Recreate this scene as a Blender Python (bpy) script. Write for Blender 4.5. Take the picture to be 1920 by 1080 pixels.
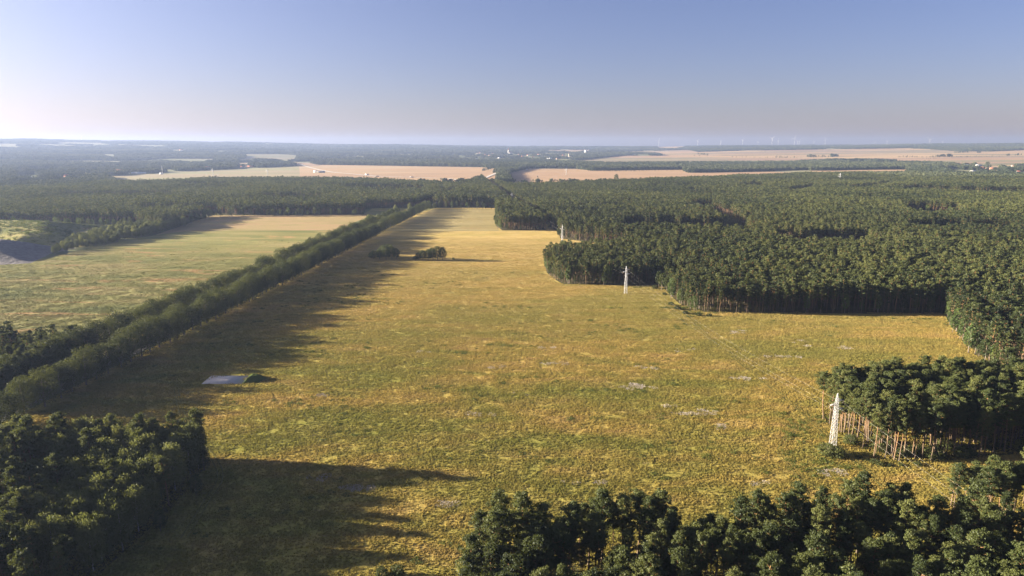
import bpy, math, random
import numpy as np
from mathutils import Vector, Matrix

for o in list(bpy.data.objects): bpy.data.objects.remove(o)
S = bpy.context.scene
COL = S.collection
R = math.radians
rng = np.random.default_rng(7)

# ------------------------------------------------------------------ camera, sky, sun, exposure
F_PX, PITCH, HC = 1300.0, R(11.6), 115.0
cam = bpy.data.cameras.new('camera'); cam_o = bpy.data.objects.new('camera', cam); COL.objects.link(cam_o)
cam.sensor_width = 36; cam.lens = F_PX/1920*36; cam.clip_start = 1; cam.clip_end = 60000
cam_o.location = (0, 0, HC); cam_o.rotation_euler = (R(90)-PITCH, 0, 0)
S.camera = cam_o

SUN_EL = R(12.0)
SUN_AZ = R(-84.0)          # measured from +Y towards +X: the sun stands on the left, a touch ahead
EXPO = 2.98
SUN_STRENGTH = 5.0
SKY_STRENGTH = 0.05
AUREOLE = 10.5
world = bpy.data.worlds.new('World'); S.world = world; world.use_nodes = True
wn, wl = world.node_tree.nodes, world.node_tree.links
wn.clear()
sky = wn.new('ShaderNodeTexSky'); sky.sky_type = 'NISHITA'; sky.sun_disc = False
sky.sun_elevation = SUN_EL; sky.sun_rotation = SUN_AZ
sky.altitude = 100; sky.air_density = 1.0; sky.dust_density = 0.8; sky.ozone_density = 3.0
hs = wn.new('ShaderNodeHueSaturation'); hs.inputs['Saturation'].default_value = 1.0
tint = wn.new('ShaderNodeMix'); tint.data_type = 'RGBA'; tint.blend_type = 'MULTIPLY'
tint.inputs[0].default_value = 1.0; tint.inputs[7].default_value = (0.385, 0.31, 0.405, 1)
bg = wn.new('ShaderNodeBackground'); bg.inputs[1].default_value = SKY_STRENGTH
wo = wn.new('ShaderNodeOutputWorld')
wl.new(sky.outputs[0], hs.inputs['Color']); wl.new(hs.outputs[0], tint.inputs[6])
# bright aureole of the low sun in the hazy air (centred on the sun itself)
sv = Vector((math.sin(SUN_AZ)*math.cos(SUN_EL), math.cos(SUN_AZ)*math.cos(SUN_EL), math.sin(SUN_EL)))
tcw = wn.new('ShaderNodeTexCoord'); dt = wn.new('ShaderNodeVectorMath'); dt.operation = 'DOT_PRODUCT'
dt.inputs[1].default_value = sv; wl.new(tcw.outputs['Generated'], dt.inputs[0])
def wm(op, a, b=None):
    m_ = wn.new('ShaderNodeMath'); m_.operation = op
    for k_, x_ in ((0, a), (1, b)):
        if x_ is None: continue
        if isinstance(x_, (int, float)): m_.inputs[k_].default_value = x_
        else: wl.new(x_, m_.inputs[k_])
    return m_.outputs[0]
ang = wm('ARCCOSINE', wm('MINIMUM', dt.outputs['Value'], 0.99999))
gl = wm('MULTIPLY', wm('EXPONENT', wm('MULTIPLY', ang, -1/R(17))), AUREOLE)
au = wn.new('ShaderNodeCombineColor'); 
for k_, c_ in enumerate((1.0, .93, .90)): wl.new(wm('MULTIPLY', gl, c_), au.inputs[k_])
ad = wn.new('ShaderNodeMix'); ad.data_type = 'RGBA'; ad.blend_type = 'ADD'; ad.inputs[0].default_value = 1.0
wl.new(tint.outputs[2], ad.inputs[6]); wl.new(au.outputs[0], ad.inputs[7])
wl.new(ad.outputs[2], bg.inputs[0]); wl.new(bg.outputs[0], wo.inputs[0])

sd = bpy.data.lights.new('sun', 'SUN'); sd.energy = SUN_STRENGTH; sd.angle = R(0.5); sd.color = (1.0, 0.86, 0.66)
so = bpy.data.objects.new('sun', sd); COL.objects.link(so)
sv = Vector((math.sin(SUN_AZ)*math.cos(SUN_EL), math.cos(SUN_AZ)*math.cos(SUN_EL), math.sin(SUN_EL)))
so.rotation_euler = sv.to_track_quat('Z', 'Y').to_euler(); so.location = (0, 0, 500)

S.render.engine = 'CYCLES'
S.view_settings.view_transform = 'Standard'; S.view_settings.look = 'None'
S.view_settings.exposure = EXPO; S.view_settings.gamma = 1; S.view_settings.use_curve_mapping = False
S.cycles.max_bounces = 5; S.cycles.volume_bounces = 1; S.cycles.transparent_max_bounces = 8

# ------------------------------------------------------------------ helpers
def tag(o, label=None, cat=None, group=None, kind=None):
    if label: o['label'] = label
    if cat: o['category'] = cat
    if group: o['group'] = group
    if kind: o['kind'] = kind
    return o

def empty(name, loc=(0,0,0), rz=0.0):
    o = bpy.data.objects.new(name, None); COL.objects.link(o)
    o.location = loc; o.rotation_euler = (0, 0, rz); o.empty_display_size = 0.5
    return o

def link(name, me, parent=None, loc=None):
    o = bpy.data.objects.new(name, me); COL.objects.link(o)
    if parent: o.parent = parent
    if loc is not None: o.location = loc
    return o

def npmesh(name, V, quads=None, tris=None, mats=(), qm=None, tm=None, smooth=False):
    me = bpy.data.meshes.new(name)
    V = np.asarray(V, dtype=np.float32).reshape(-1, 3)
    nq = 0 if quads is None else len(quads); nt = 0 if tris is None else len(tris)
    me.vertices.add(len(V)); me.vertices.foreach_set('co', V.ravel())
    loops = []; starts = []; mi = []
    if nq:
        q = np.asarray(quads, dtype=np.int32); loops.append(q.ravel()); starts.append(np.arange(nq)*4)
        mi.append(np.zeros(nq, np.int32) if qm is None else np.asarray(qm, np.int32))
    if nt:
        t = np.asarray(tris, dtype=np.int32); loops.append(t.ravel()); starts.append(nq*4+np.arange(nt)*3)
        mi.append(np.zeros(nt, np.int32) if tm is None else np.asarray(tm, np.int32))
    L = np.concatenate(loops).astype(np.int32); st = np.concatenate(starts).astype(np.int32)
    me.loops.add(len(L)); me.loops.foreach_set('vertex_index', L)
    me.polygons.add(nq+nt); me.polygons.foreach_set('loop_start', st)
    me.polygons.foreach_set('material_index', np.concatenate(mi).astype(np.int32))
    if smooth: me.polygons.foreach_set('use_smooth', np.ones(nq+nt, dtype=bool))
    for m in mats: me.materials.append(m)
    me.update(calc_edges=True)
    return me

class MB:
    """collects boxes, tubes, bars and loose faces of one part"""
    def __init__(s): s.v = []; s.q = []; s.t = []
    def add(s, v, q=(), t=()):
        b = len(s.v); s.v += [tuple(x) for x in v]
        s.q += [tuple(b+i for i in f) for f in q]; s.t += [tuple(b+i for i in f) for f in t]
    def box(s, x0, x1, y0, y1, z0, z1):
        s.add([(x0,y0,z0),(x1,y0,z0),(x1,y1,z0),(x0,y1,z0),(x0,y0,z1),(x1,y0,z1),(x1,y1,z1),(x0,y1,z1)],
              [(0,3,2,1),(4,5,6,7),(0,1,5,4),(1,2,6,5),(2,3,7,6),(3,0,4,7)])
    def tube(s, pts, rad, n=6, cap=True):
        pts = [Vector(p) for p in pts]; rad = rad if hasattr(rad, '__len__') else [rad]*len(pts)
        vs = []; qs = []
        for i, p in enumerate(pts):
            d = (pts[min(i+1, len(pts)-1)] - pts[max(i-1, 0)]).normalized()
            a = d.cross(Vector((0,0,1)) if abs(d.z) < .9 else Vector((1,0,0))).normalized(); b = d.cross(a)
            for k in range(n):
                t = 2*math.pi*k/n
                vs.append(p + (a*math.cos(t)+b*math.sin(t))*rad[i])
        for i in range(len(pts)-1):
            for k in range(n):
                k2 = (k+1) % n
                qs.append((i*n+k, (i+1)*n+k, (i+1)*n+k2, i*n+k2))
        ts = []
        if cap:
            vs.append(pts[0]); vs.append(pts[-1]); c0 = len(vs)-2; c1 = len(vs)-1; e = (len(pts)-1)*n
            for k in range(n):
                ts.append((c0, k, (k+1) % n)); ts.append((c1, e+(k+1) % n, e+k))
        s.add(vs, qs, ts)
    def mesh(s, name, mats, smooth=False):
        return npmesh(name, s.v, s.q if s.q else None, s.t if s.t else None, mats, smooth=smooth)
    def obj(s, name, mats, parent=None, smooth=False):
        if not isinstance(mats, (list, tuple)): mats = [mats]
        return link(name, s.mesh(name, mats, smooth), parent)

# pixel <-> place (the photograph is 1920x1080; used to read off where things stand)
def gp(u, v, z=0.0):
    a = math.atan((v-540)/F_PX)+PITCH
    Y = (HC-z)/math.tan(a); dep = Y*math.cos(PITCH)+(HC-z)*math.sin(PITCH)
    return ((u-960)/F_PX*dep, Y)
def proj(X, Y, Z):
    dep = Y*math.cos(PITCH)+(HC-Z)*math.sin(PITCH)
    up = -Y*math.sin(PITCH)*-1*0 + ((Z-HC)*math.cos(PITCH)+Y*math.sin(PITCH))
    return 960+F_PX*X/dep, 540-F_PX*up/dep
def inpoly(px, py, poly):
    px = np.asarray(px, float); py = np.asarray(py, float); r = np.zeros(px.shape, bool); n = len(poly)
    for i in range(n):
        x1, y1 = poly[i]; x2, y2 = poly[(i+1) % n]
        if y1 == y2: continue
        c = ((y1 > py) != (y2 > py)) & (px < (x2-x1)*(py-y1)/(y2-y1)+x1)
        r ^= c
    return r
def vnoise(x, y, s, seed=0):
    """smooth value noise on arrays, 0..1"""
    x = np.asarray(x)/s+seed*17.3; y = np.asarray(y)/s+seed*9.7
    xi = np.floor(x); yi = np.floor(y); fx = x-xi; fy = y-yi
    fx = fx*fx*(3-2*fx); fy = fy*fy*(3-2*fy)
    def h(a, b):
        t = np.sin(a*127.1+b*311.7+seed*74.7)*43758.5453
        return t-np.floor(t)
    return (h(xi,yi)*(1-fx)+h(xi+1,yi)*fx)*(1-fy)+(h(xi,yi+1)*(1-fx)+h(xi+1,yi+1)*fx)*fy

# ------------------------------------------------------------------ materials
def newmat(name):
    m = bpy.data.materials.new(name); m.use_nodes = True
    n, l = m.node_tree.nodes, m.node_tree.links
    n.clear(); out = n.new('ShaderNodeOutputMaterial')
    return m, n, l, out
def noise(n, l, vec, scale, detail=4, rough=.55, dist=0):
    t = n.new('ShaderNodeTexNoise'); t.inputs['Scale'].default_value = scale
    t.inputs['Detail'].default_value = detail; t.inputs['Roughness'].default_value = rough; t.inputs['Distortion'].default_value = dist
    l.new(vec, t.inputs['Vector']); return t.outputs['Fac']
def ramp(n, l, fac, stops):
    r = n.new('ShaderNodeValToRGB'); e = r.color_ramp.elements
    while len(e) < len(stops): e.new(0.5)
    for i, (p, c) in enumerate(stops):
        e[i].position = p; e[i].color = (c[0], c[1], c[2], 1) if hasattr(c, '__len__') else (c, c, c, 1)
    l.new(fac, r.inputs[0]); return r.outputs[0]
def mix(n, l, fac, a, b, mode='MIX'):
    m = n.new('ShaderNodeMix'); m.data_type = 'RGBA'; m.blend_type = mode
    for s, x in ((0, fac), (6, a), (7, b)):
        if isinstance(x, (int, float)): m.inputs[s].default_value = x
        elif isinstance(x, (tuple, list)): m.inputs[s].default_value = (*x[:3], 1)
        else: l.new(x, m.inputs[s])
    return m.outputs[2]
def mathn(n, l, op, a, b=None, clamp=False):
    m = n.new('ShaderNodeMath'); m.operation = op; m.use_clamp = clamp
    for s, x in ((0, a), (1, b)):
        if x is None: continue
        if isinstance(x, (int, float)): m.inputs[s].default_value = x
        else: l.new(x, m.inputs[s])
    return m.outputs[0]
def mapping(n, l, vec, scale=(1,1,1), rz=0, loc=(0,0,0)):
    m = n.new('ShaderNodeMapping'); m.inputs['Scale'].default_value = scale; m.inputs['Rotation'].default_value = (0,0,rz)
    m.inputs['Location'].default_value = loc
    l.new(vec, m.inputs['Vector']); return m.outputs[0]
def bsdf(n, l, out, col, rough=.8, spec=.2, metal=0, bump=None, bdist=.1):
    b = n.new('ShaderNodeBsdfPrincipled'); b.inputs['Roughness'].default_value = rough
    b.inputs['Specular IOR Level'].default_value = spec; b.inputs['Metallic'].default_value = metal
    if isinstance(col, (tuple, list)): b.inputs['Base Color'].default_value = (*col[:3], 1)
    else: l.new(col, b.inputs['Base Color'])
    if bump is not None:
        bn = n.new('ShaderNodeBump'); bn.inputs['Distance'].default_value = bdist; bn.inputs['Strength'].default_value = 1
        l.new(bump, bn.inputs['Height']); l.new(bn.outputs[0], b.inputs['Normal'])
    l.new(b.outputs[0], out.inputs[0]); return b

def foliage_mat(name, dark, mid, light, transl=.3, var=.5, loc_scale=.004):
    m, n, l, out = newmat(name)
    oi = n.new('ShaderNodeObjectInfo'); g = n.new('ShaderNodeNewGeometry')
    f1 = noise(n, l, g.outputs['Position'], .9, 4, .7)
    f = mathn(n, l, 'ADD', mathn(n, l, 'MULTIPLY', oi.outputs['Random'], var), mathn(n, l, 'MULTIPLY', f1, 1.0-var*.5))
    st = noise(n, l, oi.outputs['Location'], loc_scale, 2)
    f = mathn(n, l, 'ADD', f, mathn(n, l, 'MULTIPLY', mathn(n, l, 'SUBTRACT', st, .5), 2.0))
    c = ramp(n, l, f, [(.2, dark), (.6, mid), (1.0, light)])
    c = mix(n, l, 1.0, c, (.84, .84, .84), 'MULTIPLY')
    d = n.new('ShaderNodeBsdfDiffuse'); d.inputs['Roughness'].default_value = .5; l.new(c, d.inputs[0])
    t = n.new('ShaderNodeBsdfTranslucent'); tc = mix(n, l, .35, c, (.16, .17, .03)); l.new(tc, t.inputs[0])
    gl = n.new('ShaderNodeBsdfGlossy'); gl.inputs['Roughness'].default_value = .55; gl.inputs[0].default_value = (.8,.85,.9,1)
    ms = n.new('ShaderNodeMixShader'); ms.inputs[0].default_value = transl; l.new(d.outputs[0], ms.inputs[1]); l.new(t.outputs[0], ms.inputs[2])
    m2 = n.new('ShaderNodeMixShader'); m2.inputs[0].default_value = .012; l.new(ms.outputs[0], m2.inputs[1]); l.new(gl.outputs[0], m2.inputs[2])
    l.new(m2.outputs[0], out.inputs[0]); return m
M = {}
M['pine'] = foliage_mat('pine_needles', (.026,.038,.013), (.058,.074,.022), (.112,.124,.036), .28, .75)
M['leaf_dark'] = foliage_mat('dark_leaves', (.018,.028,.006), (.042,.056,.012), (.09,.10,.022), .2, .8)
M['leaf_mid'] = foliage_mat('mid_leaves', (.028,.042,.012), (.052,.068,.018), (.09,.10,.028), .22)
M['leaf_light'] = foliage_mat('light_leaves', (.06,.075,.025), (.11,.125,.04), (.19,.195,.065), .3)
M['far_tree'] = foliage_mat('far_foliage', (.03,.042,.02), (.055,.07,.03), (.10,.11,.045), .1, .7, .0012)
M['weed'] = foliage_mat('weed_leaves', (.05,.075,.015), (.08,.11,.02), (.13,.15,.03), .3)
M['young'] = foliage_mat('young_leaves', (.05,.08,.02), (.09,.13,.03), (.14,.17,.05), .3)

def bark_pine():
    m, n, l, out = newmat('pine_bark'); tc = n.new('ShaderNodeTexCoord')
    sp = n.new('ShaderNodeSeparateXYZ'); l.new(tc.outputs['Object'], sp.inputs[0])
    f = noise(n, l, mapping(n, l, tc.outputs['Object'], (4,4,1.2)), 1.5, 3)
    oi = n.new('ShaderNodeObjectInfo')
    z = mathn(n, l, 'DIVIDE', mathn(n, l, 'ADD', mathn(n, l, 'ADD', sp.outputs[2], mathn(n, l, 'MULTIPLY', oi.outputs['Random'], 7.0)), mathn(n, l, 'MULTIPLY', f, 3.0)), 23.0)
    c = ramp(n, l, z, [(.12, (.085,.07,.055)), (.40, (.14,.10,.065)), (.85, (.24,.13,.062))])
    c = mix(n, l, .5, c, ramp(n, l, f, [(.3, .35), (.7, 1.0)]), 'MULTIPLY')
    bsdf(n, l, out, c, .9, .1); return m
M['pine_bark'] = bark_pine()
def simple(name, c1, c2, scale=1.0, rough=.85, spec=.2, metal=0, bump=0):
    m, n, l, out = newmat(name); tc = n.new('ShaderNodeTexCoord')
    f = noise(n, l, tc.outputs['Object'], scale, 5, .6)
    c = ramp(n, l, f, [(.3, c1), (.7, c2)])
    bsdf(n, l, out, c, rough, spec, metal, bump=f if bump else None, bdist=bump or .1); return m
M['bark'] = simple('grey_bark', (.09,.075,.06), (.17,.14,.11), 2)
M['birch_bark'] = simple('birch_bark', (.10,.09,.08), (.38,.36,.33), 3)
M['galv'] = simple('galvanised_steel', (.34,.35,.37), (.48,.49,.51), 1.5, .5, .4, 0)
M['insul'] = simple('brown_glass', (.10,.05,.03), (.16,.09,.05), 3, .3, .5)
M['cable'] = simple('aluminium_cable', (.45,.44,.42), (.6,.59,.56), 1, .5, .4, .3)
M['concrete'] = simple('concrete', (.36,.33,.30), (.46,.43,.39), .6, .9, .2)
M['white'] = simple('white_render', (.50,.49,.47), (.60,.59,.57), .4)
M['cream'] = simple('cream_render', (.34,.30,.24), (.42,.38,.31), .4)
M['brick'] = simple('red_brick', (.30,.13,.08), (.38,.18,.11), 1)
M['redroof'] = simple('red_roof_tiles', (.24,.10,.065), (.32,.14,.09), 1)
M['greyroof'] = simple('grey_sheet_roof', (.45,.46,.48), (.62,.63,.65), .6, .5)
M['darkroof'] = simple('dark_roof_tiles', (.12,.09,.08), (.2,.14,.12), 1)
M['glass'] = simple('window_glass', (.03,.035,.04), (.05,.06,.07), 1, .1, .6)
M['turbine'] = simple('white_turbine_paint', (.42,.42,.43), (.48,.48,.49), .2, .4, .4)
M['tyre'] = simple('tyre_rubber', (.02,.02,.02), (.035,.035,.035), 1)
M['carpaint'] = simple('dark_car_paint', (.05,.06,.08), (.07,.08,.1), 1, .3, .5)
M['asphalt'] = simple('asphalt', (.10,.095,.09), (.16,.15,.14), .1)
M['gravel'] = simple('gravel', (.09,.085,.085), (.17,.16,.16), .25, .95, .1, 0, 1.5)

# meadow: world-position colour shared by the ground sheet and the grass standing on it
def meadow_group():
    g = bpy.data.node_groups.new('meadow_colour', 'ShaderNodeTree')
    g.interface.new_socket('Color', in_out='OUTPUT', socket_type='NodeSocketColor')
    n, l = g.nodes, g.links
    go = n.new('NodeGroupOutput'); ge = n.new('ShaderNodeNewGeometry')
    sx = n.new('ShaderNodeSeparateXYZ'); l.new(ge.outputs['Position'], sx.inputs[0])
    fl = n.new('ShaderNodeCombineXYZ'); l.new(sx.outputs[0], fl.inputs[0]); l.new(sx.outputs[1], fl.inputs[1]); pos = fl.outputs[0]
    rot = mapping(n, l, pos, (.55, 1.25, 1), .05)
    big = noise(n, l, rot, .012, 4, .6, .4)
    medium = noise(n, l, rot, .06, 5, .62, .5)
    small = noise(n, l, mapping(n, l, pos, (.7, 1.3, 1), .1), .45, 5, .7)
    c = ramp(n, l, medium, [(.30, (.20,.185,.05)), (.42, (.285,.235,.065)), (.53, (.36,.27,.078)), (.66, (.39,.275,.10)), (.8, (.29,.19,.08))])
    green = ramp(n, l, small, [(.3, (.13,.15,.033)), (.7, (.25,.24,.06))])
    gf = ramp(n, l, big, [(.42, 0.0), (.60, .75)])
    c = mix(n, l, gf, c, green)
    # drier, paler straw towards the far half and the right-hand strip
    far = mathn(n, l, 'DIVIDE', mathn(n, l, 'SUBTRACT', sx.outputs[1], 330), 420, True)
    farn = mathn(n, l, 'MULTIPLY', far, ramp(n, l, noise(n, l, mapping(n, l, pos, (.35,1.6,1), -.06), .02, 5, .65), [(.25, .25), (.6, .95)]))
    straw = ramp(n, l, noise(n, l, mapping(n, l, pos, (.4, 2.0, 1), .03), .12, 5, .7), [(.3, (.34,.25,.08)), (.5, (.48,.35,.14)), (.7, (.56,.42,.21))])
    c = mix(n, l, farn, c, straw)
    # scattered pale stalks and dark weeds
    pale = ramp(n, l, noise(n, l, mapping(n, l, pos, (.8,1.2,1)), .17, 6, .8, 0), [(.60, 0.0), (.74, .6)])
    c = mix(n, l, pale, c, (.52,.40,.24))
    dk = ramp(n, l, noise(n, l, mapping(n, l, pos, (.6,1.4,1), 0, (40,9,0)), .13, 6, .8, 0), [(.61, 0.0), (.70, .75)])
    c = mix(n, l, dk, c, (.10,.11,.02))
    rd = ramp(n, l, noise(n, l, mapping(n, l, pos, (.5,1.1,1), .3, (7,80,0)), .05, 5, .7), [(.60, 0.0), (.74, .45)])
    c = mix(n, l, rd, c, (.26,.15,.07))
    fine = ramp(n, l, noise(n, l, pos, 1.1, 4, .75), [(.25, .5), (.5, 1.0), (.78, 1.5)])
    c = mix(n, l, 1.0, c, fine, 'MULTIPLY'); c = mix(n, l, 1.0, c, (.80, .81, .82), 'MULTIPLY')
    l.new(c, go.inputs[0]); return g
MG = meadow_group()
def meadow_mat(name, gain=1.0, transl=0):
    m, n, l, out = newmat(name); g = n.new('ShaderNodeGroup'); g.node_tree = MG
    ge = n.new('ShaderNodeNewGeometry')
    c = mix(n, l, 1.0, g.outputs[0], (gain, gain, gain*.96), 'MULTIPLY')
    d = n.new('ShaderNodeBsdfDiffuse'); l.new(c, d.inputs[0])
    if transl:
        t = n.new('ShaderNodeBsdfTranslucent'); l.new(c, t.inputs[0]); ms = n.new('ShaderNodeMixShader'); ms.inputs[0].default_value = transl
        l.new(d.outputs[0], ms.inputs[1]); l.new(t.outputs[0], ms.inputs[2]); l.new(ms.outputs[0], out.inputs[0])
    else:
        f = noise(n, l, ge.outputs['Position'], .9, 5, .75)
        bn = n.new('ShaderNodeBump'); bn.inputs['Distance'].default_value = .7; l.new(f, bn.inputs['Height']); l.new(bn.outputs[0], d.inputs['Normal'])
        l.new(d.outputs[0], out.inputs[0])
    return m
M['meadow'] = meadow_mat('meadow_ground'); M['meadow_grass'] = meadow_mat('meadow_grass_blades', 1.0, .35)

def pasture(name, stops, tan, tanf, s1=.02, rz=0.0, gain=1):
    m, n, l, out = newmat(name); ge = n.new('ShaderNodeNewGeometry'); pos = ge.outputs['Position']
    c = ramp(n, l, noise(n, l, mapping(n, l, pos, (.45,1.5,1), rz), s1, 6, .65, .4), stops)
    pt = ramp(n, l, noise(n, l, mapping(n, l, pos, (.35,1.2,1), rz+.1, (30,5,0)), s1*1.6, 6, .7, .5), [(.56, 0.0), (.66, tanf)])
    c = mix(n, l, pt, c, tan)
    dk = ramp(n, l, noise(n, l, mapping(n, l, pos, (.5,1.3,1), rz, (3,50,0)), s1*3.5, 5, .7), [(.6, 0.0), (.72, .5)])
    c = mix(n, l, dk, c, tuple(x*.4 for x in stops[0][1]))
    fine = noise(n, l, pos, .7, 5, .75)
    c = mix(n, l, 1.0, c, ramp(n, l, fine, [(.25, .7), (.5, 1.0), (.78, 1.25)]), 'MULTIPLY')
    c = mix(n, l, 1.0, c, (.72, .72, .68), 'MULTIPLY')
    bsdf(n, l, out, c, .95, .05, bump=fine, bdist=.9); return m
M['pasture'] = pasture('green_pasture', [(.34, (.15,.165,.055)), (.5, (.235,.225,.08)), (.66, (.32,.27,.12))], (.44,.27,.13), .9)
M['pasture_blades'] = pasture('pasture_blades', [(.34, (.23,.25,.085)), (.5, (.35,.335,.12)), (.66, (.46,.39,.18))], (.62,.38,.18), .9)
M['stubble'] = pasture('brown_field', [(.3, (.27,.24,.10)), (.5, (.36,.28,.14)), (.7, (.40,.27,.16))], (.42,.25,.15), .6)
M['topmeadow'] = pasture('mown_meadow', [(.3, (.23,.20,.085)), (.5, (.31,.255,.115)), (.7, (.36,.30,.15))], (.30,.20,.09), .5, .02)
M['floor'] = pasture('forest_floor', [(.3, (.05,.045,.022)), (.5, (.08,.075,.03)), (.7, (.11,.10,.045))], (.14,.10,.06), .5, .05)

def field_mat(name, cols, wav):
    m, n, l, out = newmat(name); ge = n.new('ShaderNodeNewGeometry'); pos = ge.outputs['Position']
    v = n.new('ShaderNodeTexVoronoi'); v.inputs['Scale'].default_value = wav; l.new(mapping(n, l, pos, (.35,1.4,0), .15), v.inputs['Vector'])
    sp = n.new('ShaderNodeSeparateColor'); l.new(v.outputs['Color'], sp.inputs[0])
    c = ramp(n, l, sp.outputs[0], [(i/(len(cols)-1), cc) for i, cc in enumerate(cols)])
    f = noise(n, l, mapping(n, l, pos, (.4,1.5,1), .1), .008, 5, .65)
    c = mix(n, l, .6, c, ramp(n, l, f, [(.3, .72), (.7, 1.2)]), 'MULTIPLY')
    c = mix(n, l, 1.0, c, (.66, .66, .66), 'MULTIPLY')
    bsdf(n, l, out, c, .95, .05); return m
M['wheat'] = field_mat('ripe_wheat', [(.46,.31,.17), (.50,.35,.20), (.42,.28,.17), (.48,.36,.21)], .0016)
M['upland'] = field_mat('upland_fields', [(.50,.34,.18), (.36,.25,.17), (.25,.23,.13), (.56,.40,.22), (.42,.30,.16)], .0028)
M['greenfield'] = field_mat('green_crop', [(.26,.27,.13), (.33,.31,.17), (.36,.30,.18)], .0022)
M['hillfield'] = field_mat('hillside_grass', [(.20,.21,.11), (.24,.23,.13), (.27,.22,.14)], .002)

# ------------------------------------------------------------------ terrain
RU = [-900,0,80,160,240,320,380,410,440,560,640,750,800,880,960,1100,1230,1300,1400,1500,1600,1740,1800,1920,2900]
RV = [257,260.5,260,262.5,263.5,264,265,266.3,265.5,268.3,270.3,270.3,271,272.7,273.3,273.8,273.6,272.5,272,271.2,271,269,269,268,266]
D_R = 12500.0
def terr(X, Y):
    X = np.asarray(X, float); Y = np.asarray(Y, float)
    D = np.hypot(X, Y); az = np.arctan2(X, Y)
    u = 960+F_PX*np.tan(np.clip(az, -1.15, 1.15))*1.0
    vr = np.interp(u, RU, RV)
    hr = HC+(273.1-vr)/F_PX*D_R*np.cos(np.clip(az, -1.0, 1.0))-14
    hr = np.where(Y > 0, hr, 90)
    k = np.clip((D-4600)/(D_R-4600), 0, 1)
    h = hr*k**1.1
    h += (vnoise(X, Y, 1500, 3)-.5)*22*np.clip((D-5000)/3000, 0, 1)*np.clip((D_R-D)/2500, 0, 1)
    back = np.clip((D-D_R)/3500, 0, 1)
    return h*(1-back*.5)
def far_pt(u, v, z=0.0):
    """where the line of sight of that pixel meets the terrain (+z)"""
    dx = (u-960)/F_PX; a = PITCH; vy = (540-v)/F_PX
    d = np.array([dx, math.cos(a)+vy*math.sin(a), -math.sin(a)+vy*math.cos(a)])
    t = np.linspace(800, 14500, 5000)
    P = np.outer(t, d); P[:, 2] += HC
    below = P[:, 2] < terr(P[:, 0], P[:, 1])+z
    i = int(np.argmax(below)) if below.any() else len(t)-200
    return P[i, 0], P[i, 1], float(terr(P[i, 0], P[i, 1]))

# far land cover, outlines at ground level
FAR = [
 ('wheat', [(560,311),(600,309),(905,313.5),(935,317),(935,350),(560,350)]),
 ('greenfield', [(195,331),(260,327),(330,321.5),(450,316.5),(560,311),(562,350),(225,350)]),
 ('wheat', [(958,352),(952,325),(990,316),(1080,316.5),(1110,320),(1280,318),(1290,324),(1500,320.5),(1600,318.5),(1700,317.5),(1700,328),(1500,331),(1400,336),(1280,344),(1050,352)]),
 ('upland', [(1068,301.5),(1115,295),(1165,292),(1240,292),(1232,289),(1165,286.5),(1100,287),(1110,285),(1200,283.5),(1290,281),(1310,285),(1400,282.3),(1520,280.5),(1600,279.5),(1700,278),(1760,281),(1800,284),(1860,284),(1925,281),(2300,280),(2300,312),(1925,311),(1880,311),(1840,309),(1780,306),(1740,307),(1690,302),(1640,299),(1560,299),(1480,303.5),(1390,304.5),(1280,305),(1150,306),(1100,304)]),
 ('greenfield', [(1445,322),(1450,320),(1520,319),(1520,324)]),
 ('greenfield', [(1775,320),(1812,318.5),(1845,323.5),(1830,329),(1790,329)]),
 ('wheat', [(1683,318),(1715,319),(1720,324),(1690,325)]),
 ('upland', [(1895,325),(1925,325),(2100,325),(2100,330),(1890,330)]),
 ('upland', [(1855,311),(1875,311),(1878,319),(1856,320)]),
 ('hillfield', [(0,269),(36,270),(34,273),(-40,273)]),
 ('hillfield', [(40,271),(120,271.5),(200,273.5),(200,275),(110,273.5),(40,272.8)]),
 ('hillfield', [(105,266),(195,268),(195,270),(105,269)]),
 ('hillfield', [(218,271),(300,272),(330,274.5),(290,275),(220,273)]),
 ('hillfield', [(190,288),(214,290),(222,294),(210,295),(193,293)]),
 ('hillfield', [(80,301.5),(150,301),(240,302),(225,306),(150,305),(85,303.5)]),
 ('hillfield', [(275,300.5),(322,300),(340,297.5),(408,297.5),(400,302),(350,304),(320,303),(280,302.5)]),
 ('hillfield', [(455,298),(462,289),(515,288.5),(560,291),(555,300),(530,301),(500,299)]),
 ('hillfield', [(440,299),(470,297.5),(480,302),(450,302)]),
 ('hillfield', [(320,280),(345,281),(340,284),(320,283)]),
 ('upland', [(1232,274.6),(1290,274.8),(1270,277.4),(1232,276.8)]),
 ('upland', [(1020,281.5),(1120,280.5),(1100,282.8),(1030,283)]),
 ('upland', [(445,306),(470,305),(466,314),(446,315)]),
 ('upland', [(545,304),(575,304),(610,312),(560,312),(548,310)]),
 ('hillfield', [(600,296),(640,297),(645,299),(600,299)]),
 ('hillfield', [(650,293.2),(690,293.8),(690,295),(650,295)]),
 ('greenfield', [(20,344.5),(80,343),(150,337),(165,341),(80,347),(20,350)]),
]
def projn(X, Y, Z):
    X = np.asarray(X, float); Y = np.maximum(np.asarray(Y, float), 1.0)
    dep = Y*math.cos(PITCH)+(HC-Z)*math.sin(PITCH); up = (Z-HC)*math.cos(PITCH)+Y*math.sin(PITCH)
    return 960+F_PX*X/dep, 540-F_PX*up/dep
FAR = [(k_, [(u_, v_+(2.4 if v_ > sum(q[1] for q in pl)/len(pl) and v_ < 307 else 0)) for u_, v_ in pl]) for k_, pl in FAR]
names = ['ground', 'wheat', 'greenfield', 'upland', 'hillfield']
def cover(X, Y):
    u, v = projn(X, Y, terr(X, Y)); r = np.zeros(np.shape(u), int)
    for nme, poly in FAR:
        r[inpoly(u, v, poly)] = names.index(nme)
    r[(np.hypot(X, Y) < 2150) | (np.asarray(Y) < 500)] = 0
    return r
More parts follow.
